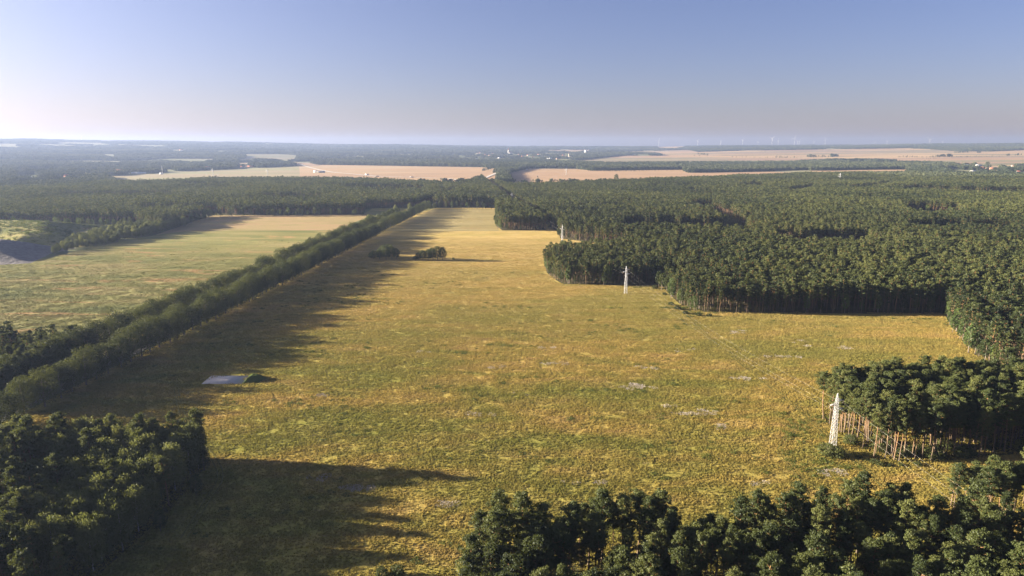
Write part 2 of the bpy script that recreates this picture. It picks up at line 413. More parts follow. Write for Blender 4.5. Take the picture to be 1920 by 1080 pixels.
us = np.arange(-700, 2621, 3.5); azs = np.arctan((us-960)/F_PX)
rest = np.linspace(azs[-1], azs[0]+2*math.pi, 90)[1:-1]
azs = np.concatenate([azs, rest]); NA = len(azs)
Ds = np.concatenate([[0.5], np.linspace(60, 2150, 22), 2150*np.exp(np.linspace(0, math.log(12500/2150), 200))[1:], np.linspace(12900, 17500, 8)])
ND = len(Ds)
AA, DD = np.meshgrid(azs, Ds); GX = DD*np.sin(AA); GY = DD*np.cos(AA); GZ = terr(GX, GY)
V = np.stack([GX, GY, GZ], -1).reshape(-1, 3)
ii, jj = np.meshgrid(np.arange(ND-1), np.arange(NA), indexing='ij'); j2 = (jj+1) % NA
Q = np.stack([ii*NA+jj, ii*NA+j2, (ii+1)*NA+j2, (ii+1)*NA+jj], -1).reshape(-1, 4)[:, ::-1]
cen = V[Q].mean(1); cl = cover(cen[:, 0], cen[:, 1])
mg, n, l, out = newmat('ground_cover'); ge = n.new('ShaderNodeNewGeometry')
f = noise(n, l, mapping(n, l, ge.outputs['Position'], (.5,1.5,1)), .004, 6, .7)
bsdf(n, l, out, ramp(n, l, f, [(.3, (.06,.075,.035)), (.52, (.11,.12,.055)), (.66, (.22,.20,.10))]), .95, .05); M['ground'] = mg
for k, (nm, on) in enumerate(zip(names, ['ground', 'wheat_field', 'green_field', 'upland_field', 'hillside_field'])):
    q = Q[cl == k]
    if not len(q): continue
    uq, inv = np.unique(q, return_inverse=True)
    o = link(on, npmesh(on, V[uq], quads=inv.reshape(-1, 4), mats=[M[nm]], smooth=True)); tag(o, kind='structure')

def sheet(name, poly, z, mat):
    import mathutils
    t = mathutils.geometry.tessellate_polygon([[Vector((x, y, 0)) for x, y in poly]])
    me = bpy.data.meshes.new(name); me.from_pydata([(x, y, z) for x, y in poly], [], [tuple(a) for a in t]); me.materials.append(mat)
    me.update(); me.calc_loop_triangles()
    if me.polygons and me.polygons[0].normal.z < 0: me.flip_normals()
    return tag(link(name, me), kind='structure')
AVX = lambda Y: -203+.056*(Y-415)          # centre of the avenue's right-hand row
meadow_poly = [(AVX(60)-5,60),(AVX(1310)-5,1310),(450,1310),(520,60)]
sheet('meadow', meadow_poly, .03, M['meadow'])
sheet('mown_meadow', [gp(812,392), gp(935,392), gp(935,432.5), gp(1036,433.5), gp(720,433.5)], .06, M['topmeadow'])
lf = [(-950, gp(0,500)[1]-60), gp(-60,497), gp(90,483), gp(240,450), gp(290,441), gp(352,433), gp(620,432), gp(735,398), (AVX(1100)-21,1100), (AVX(250)-21,250), (-950,250)]
sheet('pasture', lf, .03, M['pasture'])
sheet('brown_field', [gp(290,441), gp(352,433), gp(630,431.5), gp(700,402), gp(400,402)], .05, M['stubble'])
sheet('grass_verge', [gp(680,403), gp(700,389), gp(830,386), (AVX(1110)-15,1110), gp(722,403)], .035, M['pasture'])
sheet('avenue_road', [(AVX(60)-13,60),(AVX(2400)-13,2400),(AVX(2400)-7,2400),(AVX(60)-7,60)], .08, M['asphalt'])

# ------------------------------------------------------------------ tree shapes
def puffs_mesh(puffs, per, size, seed, up=.0, droop=0.0, jit=.55, shell=(.55,.75)):
    r = np.random.default_rng(seed); P = np.array([p[:3] for p in puffs]); RR = np.array([p[3:6] for p in puffs])
    k = len(P)*per; idx = np.repeat(np.arange(len(P)), per)
    d = r.normal(size=(k, 3)); d[:, 2] += up; d /= np.linalg.norm(d, axis=1)[:, None]
    c = P[idx]+d*RR[idx]*(shell[0]+shell[1]*r.random((k, 1))**.8)
    if droop: c[:, 2] -= r.random(k)**2*droop
    nrm = d/RR[idx]; nrm /= np.linalg.norm(nrm, axis=1)[:, None]
    nrm += r.normal(size=(k, 3))*jit; nrm /= np.linalg.norm(nrm, axis=1)[:, None]
    t = np.cross(nrm, r.normal(size=(k, 3))); t /= np.linalg.norm(t, axis=1)[:, None]; b = np.cross(nrm, t)
    s = size*r.uniform(.6, 1.35, (k, 1)); s2 = s*r.uniform(.45, .8, (k, 1))
    if droop: 
        b = b*.4+np.array([0,0,-1.]); b /= np.linalg.norm(b, axis=1)[:, None]; s2 = s*1.3
    v = np.stack([c-t*s-b*s2*.3, c-b*s2*r.uniform(.6,1.2,(k,1)), c+t*s*r.uniform(.7,1.2,(k,1))+b*s2*.2, c+b*s2], 1).reshape(-1, 3)
    return v, np.arange(k*4).reshape(-1, 4)

def pine_parts(seed, H, level, bare=.5):
    r = random.Random(seed); mb = MB(); bx, by = r.uniform(-.6,.6), r.uniform(-.6,.6)
    ax = lambda z: Vector((bx*(z/H)**2+.15*math.sin(z*.35+seed), by*(z/H)**2+.15*math.cos(z*.3+seed), z))
    nseg = {0: 9, 1: 6, 2: 3}[level]; ns = {0: 7, 1: 5, 2: 3}[level]
    r0 = {0: .19, 1: .21, 2: .28}[level]
    mb.tube([ax(H*.97*i/nseg) for i in range(nseg+1)], [r0*(1.25 if i == 0 else 1)*(1-.8*i/nseg)+.02 for i in range(nseg+1)], ns, False)
    nl = {0: 30, 1: 18, 2: 9}[level]; puffs = []; ga = r.uniform(0, 6.28)
    shape = r.uniform(.75, 1.15)
    for i in range(nl):
        t = (i+.5)/nl; z = H*(bare+(.96-bare)*t**.9); ga += 2.4+r.uniform(-.4,.4)
        prof = (math.sin(math.pi*min(1, .22+.72*t))**.8)
        Lb = (.8+1.9*prof*r.uniform(.5,1.2))*shape
        if t > .93: Lb *= .45
        el = r.uniform(.05,.45)+.5*t; base = ax(z)
        d = Vector((math.cos(ga)*math.cos(el), math.sin(ga)*math.cos(el), math.sin(el)))
        tip = base+d*Lb
        if level < 2: mb.tube([base, base+d*Lb*.55+Vector((0,0,-.1)), tip], [.06,.045,.02], 4 if level == 0 else 3, False)
        m = {0: 3, 1: 2, 2: 1}[level]
        for j in range(m):
            q = base.lerp(tip, 1-.33*j if m > 1 else .95)+Vector((r.uniform(-.45,.45), r.uniform(-.45,.45), r.uniform(-.1,.45)))
            rr = r.uniform(.38,.8)*(1.0 if j == 0 else .8)*{0:1,1:1.15,2:1.6}[level]
            puffs.append((*q, rr, rr, rr*.68))
    top = ax(H*.98)
    for j in range({0: 4, 1: 2, 2: 1}[level]):
        rr = r.uniform(.4,.75)*{0:1,1:1.15,2:1.5}[level]; puffs.append((top.x+r.uniform(-.6,.6), top.y+r.uniform(-.6,.6), top.z-.2+r.uniform(-.5,.3), rr, rr, rr*.75))
    for j in range({0: 9, 1: 4, 2: 0}[level]):     # dead snags under the crown
        z = H*r.uniform(.25, bare); a = r.uniform(0, 6.28); d = Vector((math.cos(a), math.sin(a), r.uniform(-.2,.3)))
        mb.tube([ax(z), ax(z)+d*r.uniform(.5,1.5)], [.035,.01], 3, False)
    per, size = {0: (62, .19), 1: (24, .34), 2: (15, .62)}[level]
    fv, fq = puffs_mesh(puffs, per, size, seed, up=.25, jit=.8)
    return mb, fv, fq

def crown_parts(seed, H, rad, z0, n, per, size, level=0, droop=0, tr=.3, lobes=0):
    r = random.Random(seed); mb = MB(); hz = (H-z0)/2; cz = z0+hz; puffs = []
    for i in range(n):
        k = i+.5; ph = math.acos(1-2*k/n); th = math.pi*(1+5**.5)*k+r.uniform(-.3,.3)
        if ph > 2.55 and not lobes: continue
        rr = r.uniform(.78,1.08); s = rad*r.uniform(.22,.36)
        bul = 1+.18*math.sin(th*2+seed)*math.sin(ph*3+seed*2)
        puffs.append((rad*.8*rr*bul*math.cos(th)*math.sin(ph), rad*.8*rr*bul*math.sin(th)*math.sin(ph), cz+hz*.84*rr*math.cos(ph), s, s, s*(.8 if not droop else 1.1)))
    mb.tube([(0,0,0),(.1,0,H*.25),(0,.1,H*.55),(0,0,H*.85)], [tr*1.2,tr*.9,tr*.55,tr*.15], 7 if level == 0 else 4, False)
    for i in range(9 if level == 0 else 4):
        a = r.uniform(0,6.28); z = H*r.uniform(.2,.6); L = rad*r.uniform(.5,.85)
        mb.tube([(0,0,z),(math.cos(a)*L*.6,math.sin(a)*L*.6,z+L*.5),(math.cos(a)*L,math.sin(a)*L,z+L*.9)], [tr*.4,tr*.25,.03], 4, False)
    fv, fq = puffs_mesh(puffs, per, size, seed, up=.15, droop=droop, jit=.5, shell=(.82,.24) if not droop else (.55,.75))
    return mb, fv, fq

def two_meshes(name, parts, bark, leaf):
    mb, fv, fq = parts
    return mb.mesh(name+'_trunk', [bark], True), npmesh(name+'_crown', fv, quads=fq, mats=[leaf])
def one_mesh(name, parts, bark, leaf):
    mb, fv, fq = parts; nv = len(mb.v)
    V = np.concatenate([np.array([tuple(v) for v in mb.v]), fv])
    Qd = np.concatenate([np.array(mb.q), fq+nv]); qm = np.concatenate([np.zeros(len(mb.q)), np.ones(len(fq))])
    T = np.array(mb.t) if mb.t else None
    return npmesh(name, V, quads=Qd, tris=T, mats=[bark, leaf], qm=qm)

SLIM0 = [two_meshes('tall_pine', pine_parts(30+i, 19.5+i*.5, 0, .63), M['pine_bark'], M['pine']) for i in range(4)]
PINE0 = [two_meshes('pine', pine_parts(10+i, 18+(i % 4)*.9, 0, [.44,.52,.38,.56][i % 4]), M['pine_bark'], M['pine']) for i in range(9)]
AVE0 = [two_meshes('lime', crown_parts(40+i, 18.5, 7.4, .0, 84, 95, .27, 0, 0, .38), M['bark'], M['leaf_dark']) for i in range(6)]
BIR0 = [two_meshes('birch', crown_parts(60+i, 17.5, 3.6, .8, 60, 90, .21, 0, 2.2, .15), M['birch_bark'], M['leaf_light']) for i in range(5)]
MIX0 = [two_meshes('oak', crown_parts(80+i, 14.5, 4.4, .5, 66, 76, .25, 0, 0, .26), M['bark'], M['leaf_mid']) for i in range(5)]
BUSH0 = [two_meshes('bush', crown_parts(90+i, 2.4, 1.6, -.5, 26, 60, .14, 0, 0, .06, 1), M['bark'], M['leaf_mid']) for i in range(3)]

def protos(name, meshes):
    c = bpy.data.collections.new(name)
    for i, me in enumerate(meshes):
        c.objects.link(bpy.data.objects.new('%s_shape_%02d' % (name, i), me))
    return c
C_near = protos('pine_near', [one_mesh('pine_near', pine_parts(10+i, 18+(i % 4)*.9, 0, [.44,.52,.38,.56][i % 4]), M['pine_bark'], M['pine']) for i in range(9)])
C_mid = protos('pine_mid', [one_mesh('pine_mid', pine_parts(110+i, 18+(i % 4)*.8, 1, [.42,.5,.36,.54][i % 4]), M['pine_bark'], M['pine']) for i in range(10)])
C_far = protos('pine_far', [one_mesh('pine_far', pine_parts(210+i, 18+(i % 4)*.8, 2, .5), M['pine_bark'], M['pine']) for i in range(8)])
C_leaf = protos('leafy_mid', [one_mesh('leafy_mid', crown_parts(310+i, 15+i % 3, 4.0, 1.5, 34, 22, .55, 1, 0, .3), M['bark'], [M['leaf_mid'], M['leaf_dark'], M['young']][i % 3]) for i in range(6)])
def clump(seed):
    r = random.Random(seed); V = []; Qs = []; b = 0
    for i in range(9):
        x, y = r.uniform(-1,1)*8, r.uniform(-1,1)*8; h = r.uniform(13,19)
        pf = [(x+r.uniform(-2,2), y+r.uniform(-2,2), h*k, rr, rr, rr) for k, rr in ((.25,2.8),(.5,3.2),(.75,3.0),(.9,2.2))]
        v, q = puffs_mesh(pf, 9, 1.9, seed*31+i, up=.2); V.append(v); Qs.append(q+b); b += len(v)
    return npmesh('woodland', np.concatenate(V), quads=np.concatenate(Qs), mats=[M['far_tree']])
C_clump = protos('woodland', [clump(400+i) for i in range(6)])

_ng = {}
def scatter(name, pts, coll, scales, rots, idx, label, cat):
    pts = np.asarray(pts, np.float32); me = bpy.data.meshes.new(name); me.vertices.add(len(pts)); me.vertices.foreach_set('co', pts.ravel())
    a = me.attributes.new('inst_scale', 'FLOAT_VECTOR', 'POINT'); a.data.foreach_set('vector', np.asarray(scales, np.float32).ravel())
    a = me.attributes.new('inst_rot', 'FLOAT_VECTOR', 'POINT'); a.data.foreach_set('vector', np.asarray(rots, np.float32).ravel())
    a = me.attributes.new('inst_idx', 'INT', 'POINT'); a.data.foreach_set('value', np.asarray(idx, np.int32))
    o = link(name, me)
    if coll.name not in _ng:
        g = bpy.data.node_groups.new('scatter_'+coll.name, 'GeometryNodeTree')
        g.interface.new_socket('Geometry', in_out='INPUT', socket_type='NodeSocketGeometry')
        g.interface.new_socket('Geometry', in_out='OUTPUT', socket_type='NodeSocketGeometry')
        n, l = g.nodes, g.links; gi = n.new('NodeGroupInput'); go = n.new('NodeGroupOutput')
        ip = n.new('GeometryNodeInstanceOnPoints'); ci = n.new('GeometryNodeCollectionInfo')
        ci.inputs['Collection'].default_value = coll; ci.inputs['Separate Children'].default_value = True; ci.inputs['Reset Children'].default_value = True
        ip.inputs['Pick Instance'].default_value = True
        def at(nm, ty):
            x = n.new('GeometryNodeInputNamedAttribute'); x.data_type = ty; x.inputs['Name'].default_value = nm; return x.outputs['Attribute']
        l.new(gi.outputs[0], ip.inputs['Points']); l.new(ci.outputs[0], ip.inputs['Instance'])
        l.new(at('inst_scale', 'FLOAT_VECTOR'), ip.inputs['Scale'])
        e2r = n.new('FunctionNodeEulerToRotation'); l.new(at('inst_rot', 'FLOAT_VECTOR'), e2r.inputs[0]); l.new(e2r.outputs[0], ip.inputs['Rotation'])
        l.new(at('inst_idx', 'INT'), ip.inputs['Instance Index'])
        l.new(ip.outputs[0], go.inputs[0]); _ng[coll.name] = g
    md = o.modifiers.new('scatter', 'NODES'); md.node_group = _ng[coll.name]
    return tag(o, label, cat, kind='stuff')

# ------------------------------------------------------------------ where the pines stand
def T(u, v, z=18.5): return gp(u, v, z)      # a point read off at crown-top height
CX = lambda Y: 61-.105*(Y-836)               # power-line corridor
right_forest = [T(952,342), (CX(2100)+9,2100), (CX(1300)+12,1300), (CX(930)+12,930), gp(1050,447), (118,815), (150,790), (112,735), T(1058,452), gp(1020,497), gp(1026,512), gp(1040,524), gp(1056,533), gp(1150,535), gp(1240,534.5),
  gp(1250,547), gp(1272,568), gp(1300,583), gp(1340,587), gp(1560,588), gp(1770,589), gp(1793,625), gp(1820,660), gp(1862,686), gp(1960,702), gp(2400,760),
  (2100,500), (2300,2450), T(2100,338), T(1925,331), T(1800,331), T(1700,330), T(1600,322), T(1480,325), T(1400,326.5), T(1300,331), T(1250,333), T(1140,336), T(1060,341)]
forest_E = [gp(931,424), gp(942,432), gp(1027,432.3), (CX(1290)-13,1290), (-30,1290), (-24,1100)]
forest_F = [gp(838,389), gp(934,390), (CX(1320)-9,1320), (CX(2350)-9,2350), (AVX(2350),2350), (AVX(1330),1330)]
left_forest = [(-1400,995), gp(-300,425), gp(0,421), gp(250,420), gp(300,433), gp(345,420), gp(400,404), gp(545,403), gp(682,402), gp(686,391), gp(760,390), (AVX(1310)-24,1310), (AVX(2350)-4,2350),
  T(860,341), T(640,332), T(500,332), T(400,332), T(300,336), T(200,338), T(100,345), T(0,350), T(-400,350)]
stand_bottom = [(-11,122),(-11,160),(-6,176),(30,181),(60,175),(84,184),(120,182),(150,176),(190,176),(190,122)]
stand_pylon = [gp(1541,782), gp(1575,812), gp(1608,837), gp(1634,862), gp(1700,866), gp(1800,862), gp(1920,850), gp(2150,850), gp(2150,740), gp(1920,752), gp(1780,754), gp(1640,762), gp(1560,765)]
stand_corner = [(141,190),(139,208),(175,212),(190,200),(190,180),(160,176)]
stand_left = [(-112,236),(-118,241),(-190,241),(-275,238),(-275,120),(-116,120),(-113,170),(-110,205)]
stand_patch = [(-330,292),(-230,292),(-228,345),(-231,372),(-330,372)]
def top_poly(l): return [T(*p) for p in l]
clearings = [
  top_poly([(1150,421),(1160,403),(1395,405),(1402,414),(1420,414),(1395,424),(1250,421)]),
  top_poly([(1326,388),(1345,373),(1430,414),(1392,421)]),
  top_poly([(1290,384),(1300,372),(1345,372),(1350,382)]),
  top_poly([(1440,441),(1450,424),(1640,428),(1632,444),(1560,447)]),
  top_poly([(1690,394),(1700,376),(1805,379),(1800,392)]),
  top_poly([(1455,358),(1480,350),(1530,342),(1530,349),(1500,356)]),
  top_poly([(1595,350),(1605,345),(1660,340),(1690,337),(1645,349)]),
  top_poly([(1280,355),(1285,351),(1345,352),(1345,357)]),
  top_poly([(1720,420),(1728,409),(1900,412),(1895,422)]),
  top_poly([(1680,350),(1690,345),(1800,349),(1960,352),(1960,359),(1850,357)]),
  top_poly([(1105,382),(1110,377),(1180,379),(1175,383)]),
  top_poly([(1380,347),(1385,341),(1440,342),(1440,348)]),
  # left wood
  top_poly([(250,387),(255,381),(420,378),(420,385)]),
  top_poly([(110,362),(115,357),(330,354),(330,360)]),
  top_poly([(480,366),(485,360),(600,361),(600,367)]),
  top_poly([(60,404),(70,398),(200,397),(200,403)]),
  top_poly([(640,350),(640,344),(800,346),(800,352)]),
  top_poly([(330,346),(340,342),(430,341),(430,345)]),
]
def grid(poly, s, jit=.33, seed=1):
    r = np.random.default_rng(seed); xs = [p[0] for p in poly]; ys = [p[1] for p in poly]
    gx, gy = np.meshgrid(np.arange(min(xs), max(xs), s), np.arange(min(ys), max(ys), s*.92)); gx = gx.copy(); gx[1::2] += s/2
    gx = gx.ravel()+r.uniform(-jit, jit, gx.size)*s; gy = gy.ravel()+r.uniform(-jit, jit, gy.size)*s
    k = inpoly(gx, gy, poly); return gx[k], gy[k]
PX, PY, PS = [], [], []
def emit(poly, s, seed, jit=.33, hs=1.0, holes=True, dens=1.0, hvar=.16):
    x, y = grid(poly, s, jit, seed); r = np.random.default_rng(seed+99)
    k = np.ones(len(x), bool)
    if holes:
        xn = x+(vnoise(x, y, 14, 77)-.5)*34; yn = y+(vnoise(x, y, 14, 78)-.5)*40
        for c in clearings: k &= ~inpoly(xn, yn, c)
    vis = (np.abs(x) < y*.78+90); k &= vis
    k &= vnoise(x, y, 11, seed) > .13*(1 if dens == 1 else dens)
    x, y = x[k], y[k]
    blk = vnoise(np.floor((x+.3*y)/170)*170, np.floor((y-.2*x)/210)*210, 57, 5)
    h = hs*(.86+.26*blk+r.normal(0, hvar*.5, len(x))); h = np.where(r.random(len(x)) < .06, h*.72, h); h = np.clip(h, .45, 1.3)
    PX.append(x); PY.append(y); PS.append(h)
emit(stand_bottom, 4.1, 1, .45, .96, False, 2.2, .26)
emit(stand_pylon, 3.9, 2, .42, 1.02, False, 1.5)
emit(stand_corner, 4.6, 3, .42, .92, False, 2)
emit(stand_left, 5.0, 4, .42, .95, False, 2.0, .34)
emit(stand_patch, 5.0, 5, .42, .9, False)
emit(right_forest, 4.7, 6, .38); emit(forest_E, 4.7, 7, .38, 1.1); emit(forest_F, 5.0, 8, .38, 1.05); emit(left_forest, 5.4, 9, .38)
PX = np.concatenate(PX); PY = np.concatenate(PY); PS = np.concatenate(PS)
# the stand at the lower left carries birches along its right-hand end
birch_zone = [(-112,240),(-112,200),(-113,165),(-128,165),(-150,205),(-165,243)]
EB = [(q_x, q_y) for q_x, q_y in zip(rng.uniform(-215,-120,46), np.where(rng.random(46) < .6, rng.uniform(222,240,46), rng.uniform(165,222,46)))]
keep = ~(inpoly(PX, PY, birch_zone) & (rng.random(len(PX)) < .8)); PX, PY, PS = PX[keep], PY[keep], PS[keep]
N = len(PX); DIST = np.hypot(PX, PY)
uu, vv = projn(PX, PY, PS*18.5)
infr = (uu > -12) & (uu < 1932) & (vv < 1092) & (PY > 60)
order = np.argsort(np.where(infr, np.hypot(DIST, HC), 1e9))
indiv = np.zeros(N, bool); indiv[order[:293]] = True
rz = rng.uniform(0, 6.28, N); tilt = rng.normal(0, .025, (N, 2)); wid = PS*rng.uniform(.88, 1.18, N)

def tree(name, meshes, x, y, s, w, rzz, tl, label, cat, group, z=0):
    e = empty(name, (x, y, z)); e.rotation_euler = (tl[0], tl[1], rzz); e.scale = (w, w, s)
    link('trunk', meshes[0], e); link('crown', meshes[1], e); return tag(e, label, cat, group)

def which_stand(x, y):
    if inpoly([x], [y], stand_bottom)[0]:
        row = 'meadow-side rank' if y > 170 else ('upper middle rank' if y > 161 else ('middle rank' if y > 152 else ('lower rank' if y > 145 else 'lowest rank at the bottom edge')))
        segs = ((10,'left tip'),(28,'left end'),(45,'left third'),(62,'part left of centre'),(80,'centre'),(98,'part right of centre'),(116,'part below the nearest pylon'),(134,'right third'),(999,'right end'))
        side = [t for lim, t in segs if x < lim][0]
        return 'pine of the foreground stand, %s, %s' % (side, row), 'foreground stand pines, %s, %s' % (side, row)
    if inpoly([x], [y], stand_pylon)[0]:
        if x < 160: s = 'left end nearest the pylon'
        elif x < 185: s = 'middle part right of the pylon'
        else: s = 'right part by the picture edge'
        row = 'front row with bare orange trunk' if y < 254 else ('second rank' if y < 275 else 'back rank')
        return 'pine in the %s of the pylon-side stand, %s' % (row, s), 'pines of the pylon-side stand, %s, %s' % (row, s)
    if inpoly([x], [y], stand_corner)[0]:
        return 'loose orange-trunked pine standing between the two right-hand stands at the frame edge', 'loose pines at the right edge'
    if inpoly([x], [y], stand_left)[0]:
        side = 'near' if y < 190 else 'far'
        w = 'beside the birches' if x > -150 else 'towards the left frame edge'
        return 'dark green pine on the %s side of the lower left wood, %s' % (side, w), 'pines of the lower left wood, %s side, %s' % (side, w)
    if inpoly([x], [y], stand_patch)[0]:
        return 'dark pine in the small wood squeezed left of the avenue', 'pines in the small wood left of the avenue'
    return 'pine at the near corner of the big forest on the right', 'pines at the near corner of the right forest'
for i in np.where(indiv)[0]:
    lb, gr = which_stand(PX[i], PY[i])
    slim = inpoly([PX[i]], [PY[i]], stand_pylon)[0] or inpoly([PX[i]], [PY[i]], stand_corner)[0]
    tree('pine_tree', SLIM0[int(rng.integers(4))] if slim and rng.random() < .8 else PINE0[int(rng.integers(9))], PX[i], PY[i], PS[i], wid[i], rz[i], tilt[i], lb, 'pine tree', gr)
def pine_stuff(name, mask, coll, nvar, label):
    k = np.where(mask)[0]; pts = np.stack([PX[k], PY[k], np.zeros(len(k))], -1)
    scatter(name, pts, coll, np.stack([wid[k], wid[k], PS[k]], -1), np.stack([tilt[k, 0], tilt[k, 1], rz[k]], -1), rng.integers(0, nvar, len(k)), label, 'pine forest')
rest_ = ~indiv
pine_stuff('pine_wood', rest_ & (DIST < 420), C_near, 9, 'remaining pines filling the nearest stands around the meadow')
pine_stuff('pine_forest', rest_ & (DIST >= 420) & (DIST < 1150), C_mid, 10, 'dense dark green pine forest covering the right middle distance')
pine_stuff('distant_pine_forest', rest_ & (DIST >= 1150), C_far, 8, 'continuous pine canopy reaching to the wheat fields')
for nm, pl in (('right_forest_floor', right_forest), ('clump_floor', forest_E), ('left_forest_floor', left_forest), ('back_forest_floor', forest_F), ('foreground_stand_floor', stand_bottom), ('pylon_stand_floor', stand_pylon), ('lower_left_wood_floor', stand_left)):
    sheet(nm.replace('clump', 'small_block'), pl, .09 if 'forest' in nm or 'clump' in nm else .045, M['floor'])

for j, (u, v) in enumerate(((1543,786),(1556,794),(1566,780),(1577,810),(1590,824),(1606,834),(1584,796))):
    x, y = gp(u, v); s = rng.uniform(.93,1.06)
    tree('pine_tree', SLIM0[j % 4], x, y, s, s*1.25, rng.uniform(0,6.28), (rng.normal(0,.03), rng.normal(0,.03)), 'outermost %s pine at the left tip of the pylon-side stand' % ('leaning','slender','bushy','tall','stout','forked-looking','inner')[j].replace('forked-looking','lower').replace('inner','rear'), 'pine tree', None)
# ------------------------------------------------------------------ avenue
def cp(): return (rng.normal(0, .03), rng.normal(0, .03))
for row in (0, 1):
    Y = 232.0 if row == 0 else 300.0
    while Y < (1300 if row == 0 else 1150):
        x = AVX(Y)-25*row-.8+rng.normal(0, .7); s = rng.uniform(.90, 1.2)*(1.0 if rng.random() > .1 else .74)
        if Y > 1020: s *= .85
        sec = ('nearest the lower left wood' if Y < 300 else 'left of the concrete pad' if Y < 400 else 'beside mid meadow' if Y < 620
               else 'level with the two tree clumps' if Y < 800 else 'at its far end')
        rw = 'right-hand' if row == 0 else 'left-hand'
        if not (row == 1 and 335 < Y < 1 or (row == 0 and rng.random() < .03)):
            tree('avenue_tree', AVE0[int(rng.integers(6))], x, Y, s, s*rng.uniform(.82,.98)*(1 if Y < 900 else .85), rng.uniform(0,6.28), cp(),
             'dark round tree in the avenue\'s %s row, %s' % (rw, sec), 'avenue tree', 'avenue trees, %s row, %s' % (rw, sec))
        Y += rng.uniform(8.0, 10.6)*(1 if Y < 900 else 1.15)
# lighter loose trees where the avenue meets the wood
for (u, v, h, lab) in ((692,422,.95,'taller pale green tree standing out of the left avenue row'), (742,398,.8,'pale young tree at the far end of the avenue, left side'), (768,394,.8,'pale tree before the back wood, left of the avenue end'),
                  (815,392,.7,'first light green tree at the meadow corner by the back wood'), (824,389,.75,'second light green tree at the meadow corner by the back wood'), (807,393,.6,'small light shrub-like tree where the avenue ends'), (908,390,.55,'slim pale tree in front of the back wood')):
    x, y = gp(u, v); tree('young_tree', BIR0[int(rng.integers(5))], x, y, h, h*1.4, rng.uniform(0,6.28), cp(), lab, 'tree', None)

# birches and leafy trees of the lower left wood
bx, by = grid(birch_zone, 5.6, .4, 21)
for x, y in zip(bx, by):
    u, v = proj(x, y, 15)
    if u < -40: continue
    back = y > 222
    tree('birch_tree', BIR0[int(rng.integers(5))], x, y, rng.uniform(.85,1.08), rng.uniform(.95,1.25), rng.uniform(0,6.28), cp(),
         'pale drooping birch %s of the lower left wood' % ('low on the right flank' if (x > -126 and y < 195) else 'mid-way up the right flank' if (x > -126 and y < 222) else 'at the meadow corner' if back and x > -128 else 'along the back edge' if back else 'on the right flank' if x > -126 else 'inside'), 'birch',
         'birches of the lower left wood, %s' % ('meadow corner' if back and x > -128 else 'back edge' if back else 'right flank' if x > -126 else 'inside'))
for x, y in EB:
    tree('birch_tree', BIR0[int(rng.integers(5))], x, y, rng.uniform(.85,1.2), rng.uniform(.8,1.1), rng.uniform(0,6.28), cp(), 'pale birch crown among the dark pines of the lower left wood', 'birch', 'birches scattered through the lower left wood')
for x, y, s in ((-106,214,.55),(-107,192,.5),(-121,150,.55),(-133,152,.62),(-146,149,.55),(-160,158,.7),(-118,160,.62),(-128,140,.5),(-139,142,.6),(-111,232,.6)):
    tree('leafy_tree', MIX0[int(rng.integers(5))], x, y, s, s*.95, rng.uniform(0,6.28), cp(), 'low round leafy tree at the foot of the lower left wood', 'tree', 'low leafy trees at the foot of the lower left wood')
# leafy trees mixed into the small wood by the avenue
for i in range(34):
    x, y = rng.uniform(-300,-230), rng.uniform(292,372)
    tree('leafy_tree', MIX0[int(rng.integers(5))], x, y, rng.uniform(.8,1.1), rng.uniform(1.0,1.25), rng.uniform(0,6.28), cp(), 'leafy tree in the small wood left of the avenue', 'tree', 'leafy trees in the small wood left of the avenue')
# big pale leafy tree at the left end of the foreground stand
tree('leafy_tree', BIR0[1], -9.5, 157, 1.0, 1.35, .4, cp(), 'tall pale willow-like tree at the left end of the foreground stand', 'tree', None)
tree('leafy_tree', BIR0[3], -6, 148, .92, 1.25, 2.4, cp(), 'second pale tree low at the left end of the foreground stand', 'tree', None)
for x, y, s, lab in ((14,128,.5,'round pale shrub at the bottom edge left of centre'),(60,136,.6,'low pale tree amid the foreground stand, bottom centre right'),(110,140,.65,'low pale leafy tree near the bottom right of the foreground stand')):
    tree('leafy_tree', MIX0[2], x, y, s, s, 1, cp(), lab, 'tree', None)

# the two tree clumps in the meadow
cl1 = [(700,486,.55),(712,486.5,.72),(724,487,.98),(735,486,.9),(743,486,.72),(718,483,.8),(730,482,.85),(696,485,.4)]
cl2 = [(785,487.5,.5),(793,488,.66),(803,488,.7),(812,488,.82),(821,488,.92),(830,488,.86),(808,485,.68),(779,488,.28)]
for c, nm in ((cl1, 'left'), (cl2, 'right')):
    for j, (u, v, s) in enumerate(c):
        x, y = gp(u, v)
        hh = 'tall' if s > .8 else ('middle-sized' if s > .5 else 'low')
        tree('leafy_tree', MIX0[int(rng.integers(5))], x, y, s*1.15, (.55+s*.35)*1.15, rng.uniform(0,6.28), cp(), '%s leafy tree in the %s clump on the open meadow' % (hh, nm), 'tree', '%s trees of the %s meadow clump' % (hh, nm))
def bush(u, v, s, lab, grp=None, w=1.0):
    x, y = gp(u, v); tree('bush', BUSH0[int(rng.integers(3))], x, y, s, s*w, rng.uniform(0,6.28), (0,0), lab, 'bush', grp)
bush(850,487,.9,'tiny dark bush right of the right meadow clump')
bush(1552,852,1.7,'left half of the dark bush hiding the foot of the nearest pylon',w=1.4); bush(1568,856,1.6,'right half of the dark bush hiding the foot of the nearest pylon',w=1.3)
bush(1594,832,1.5,'rounded bush under the pines just right of the nearest pylon',w=1.2)
bush(1056,458,2.0,'dark bush at the foot of the farthest of the three pylons',w=1.5)
bush(1750,858,1.8,'bush before the trunks of the pylon-side stand, middle',w=1.3); bush(1800,856,1.5,'bush before the trunks of the pylon-side stand, right',w=1.3)
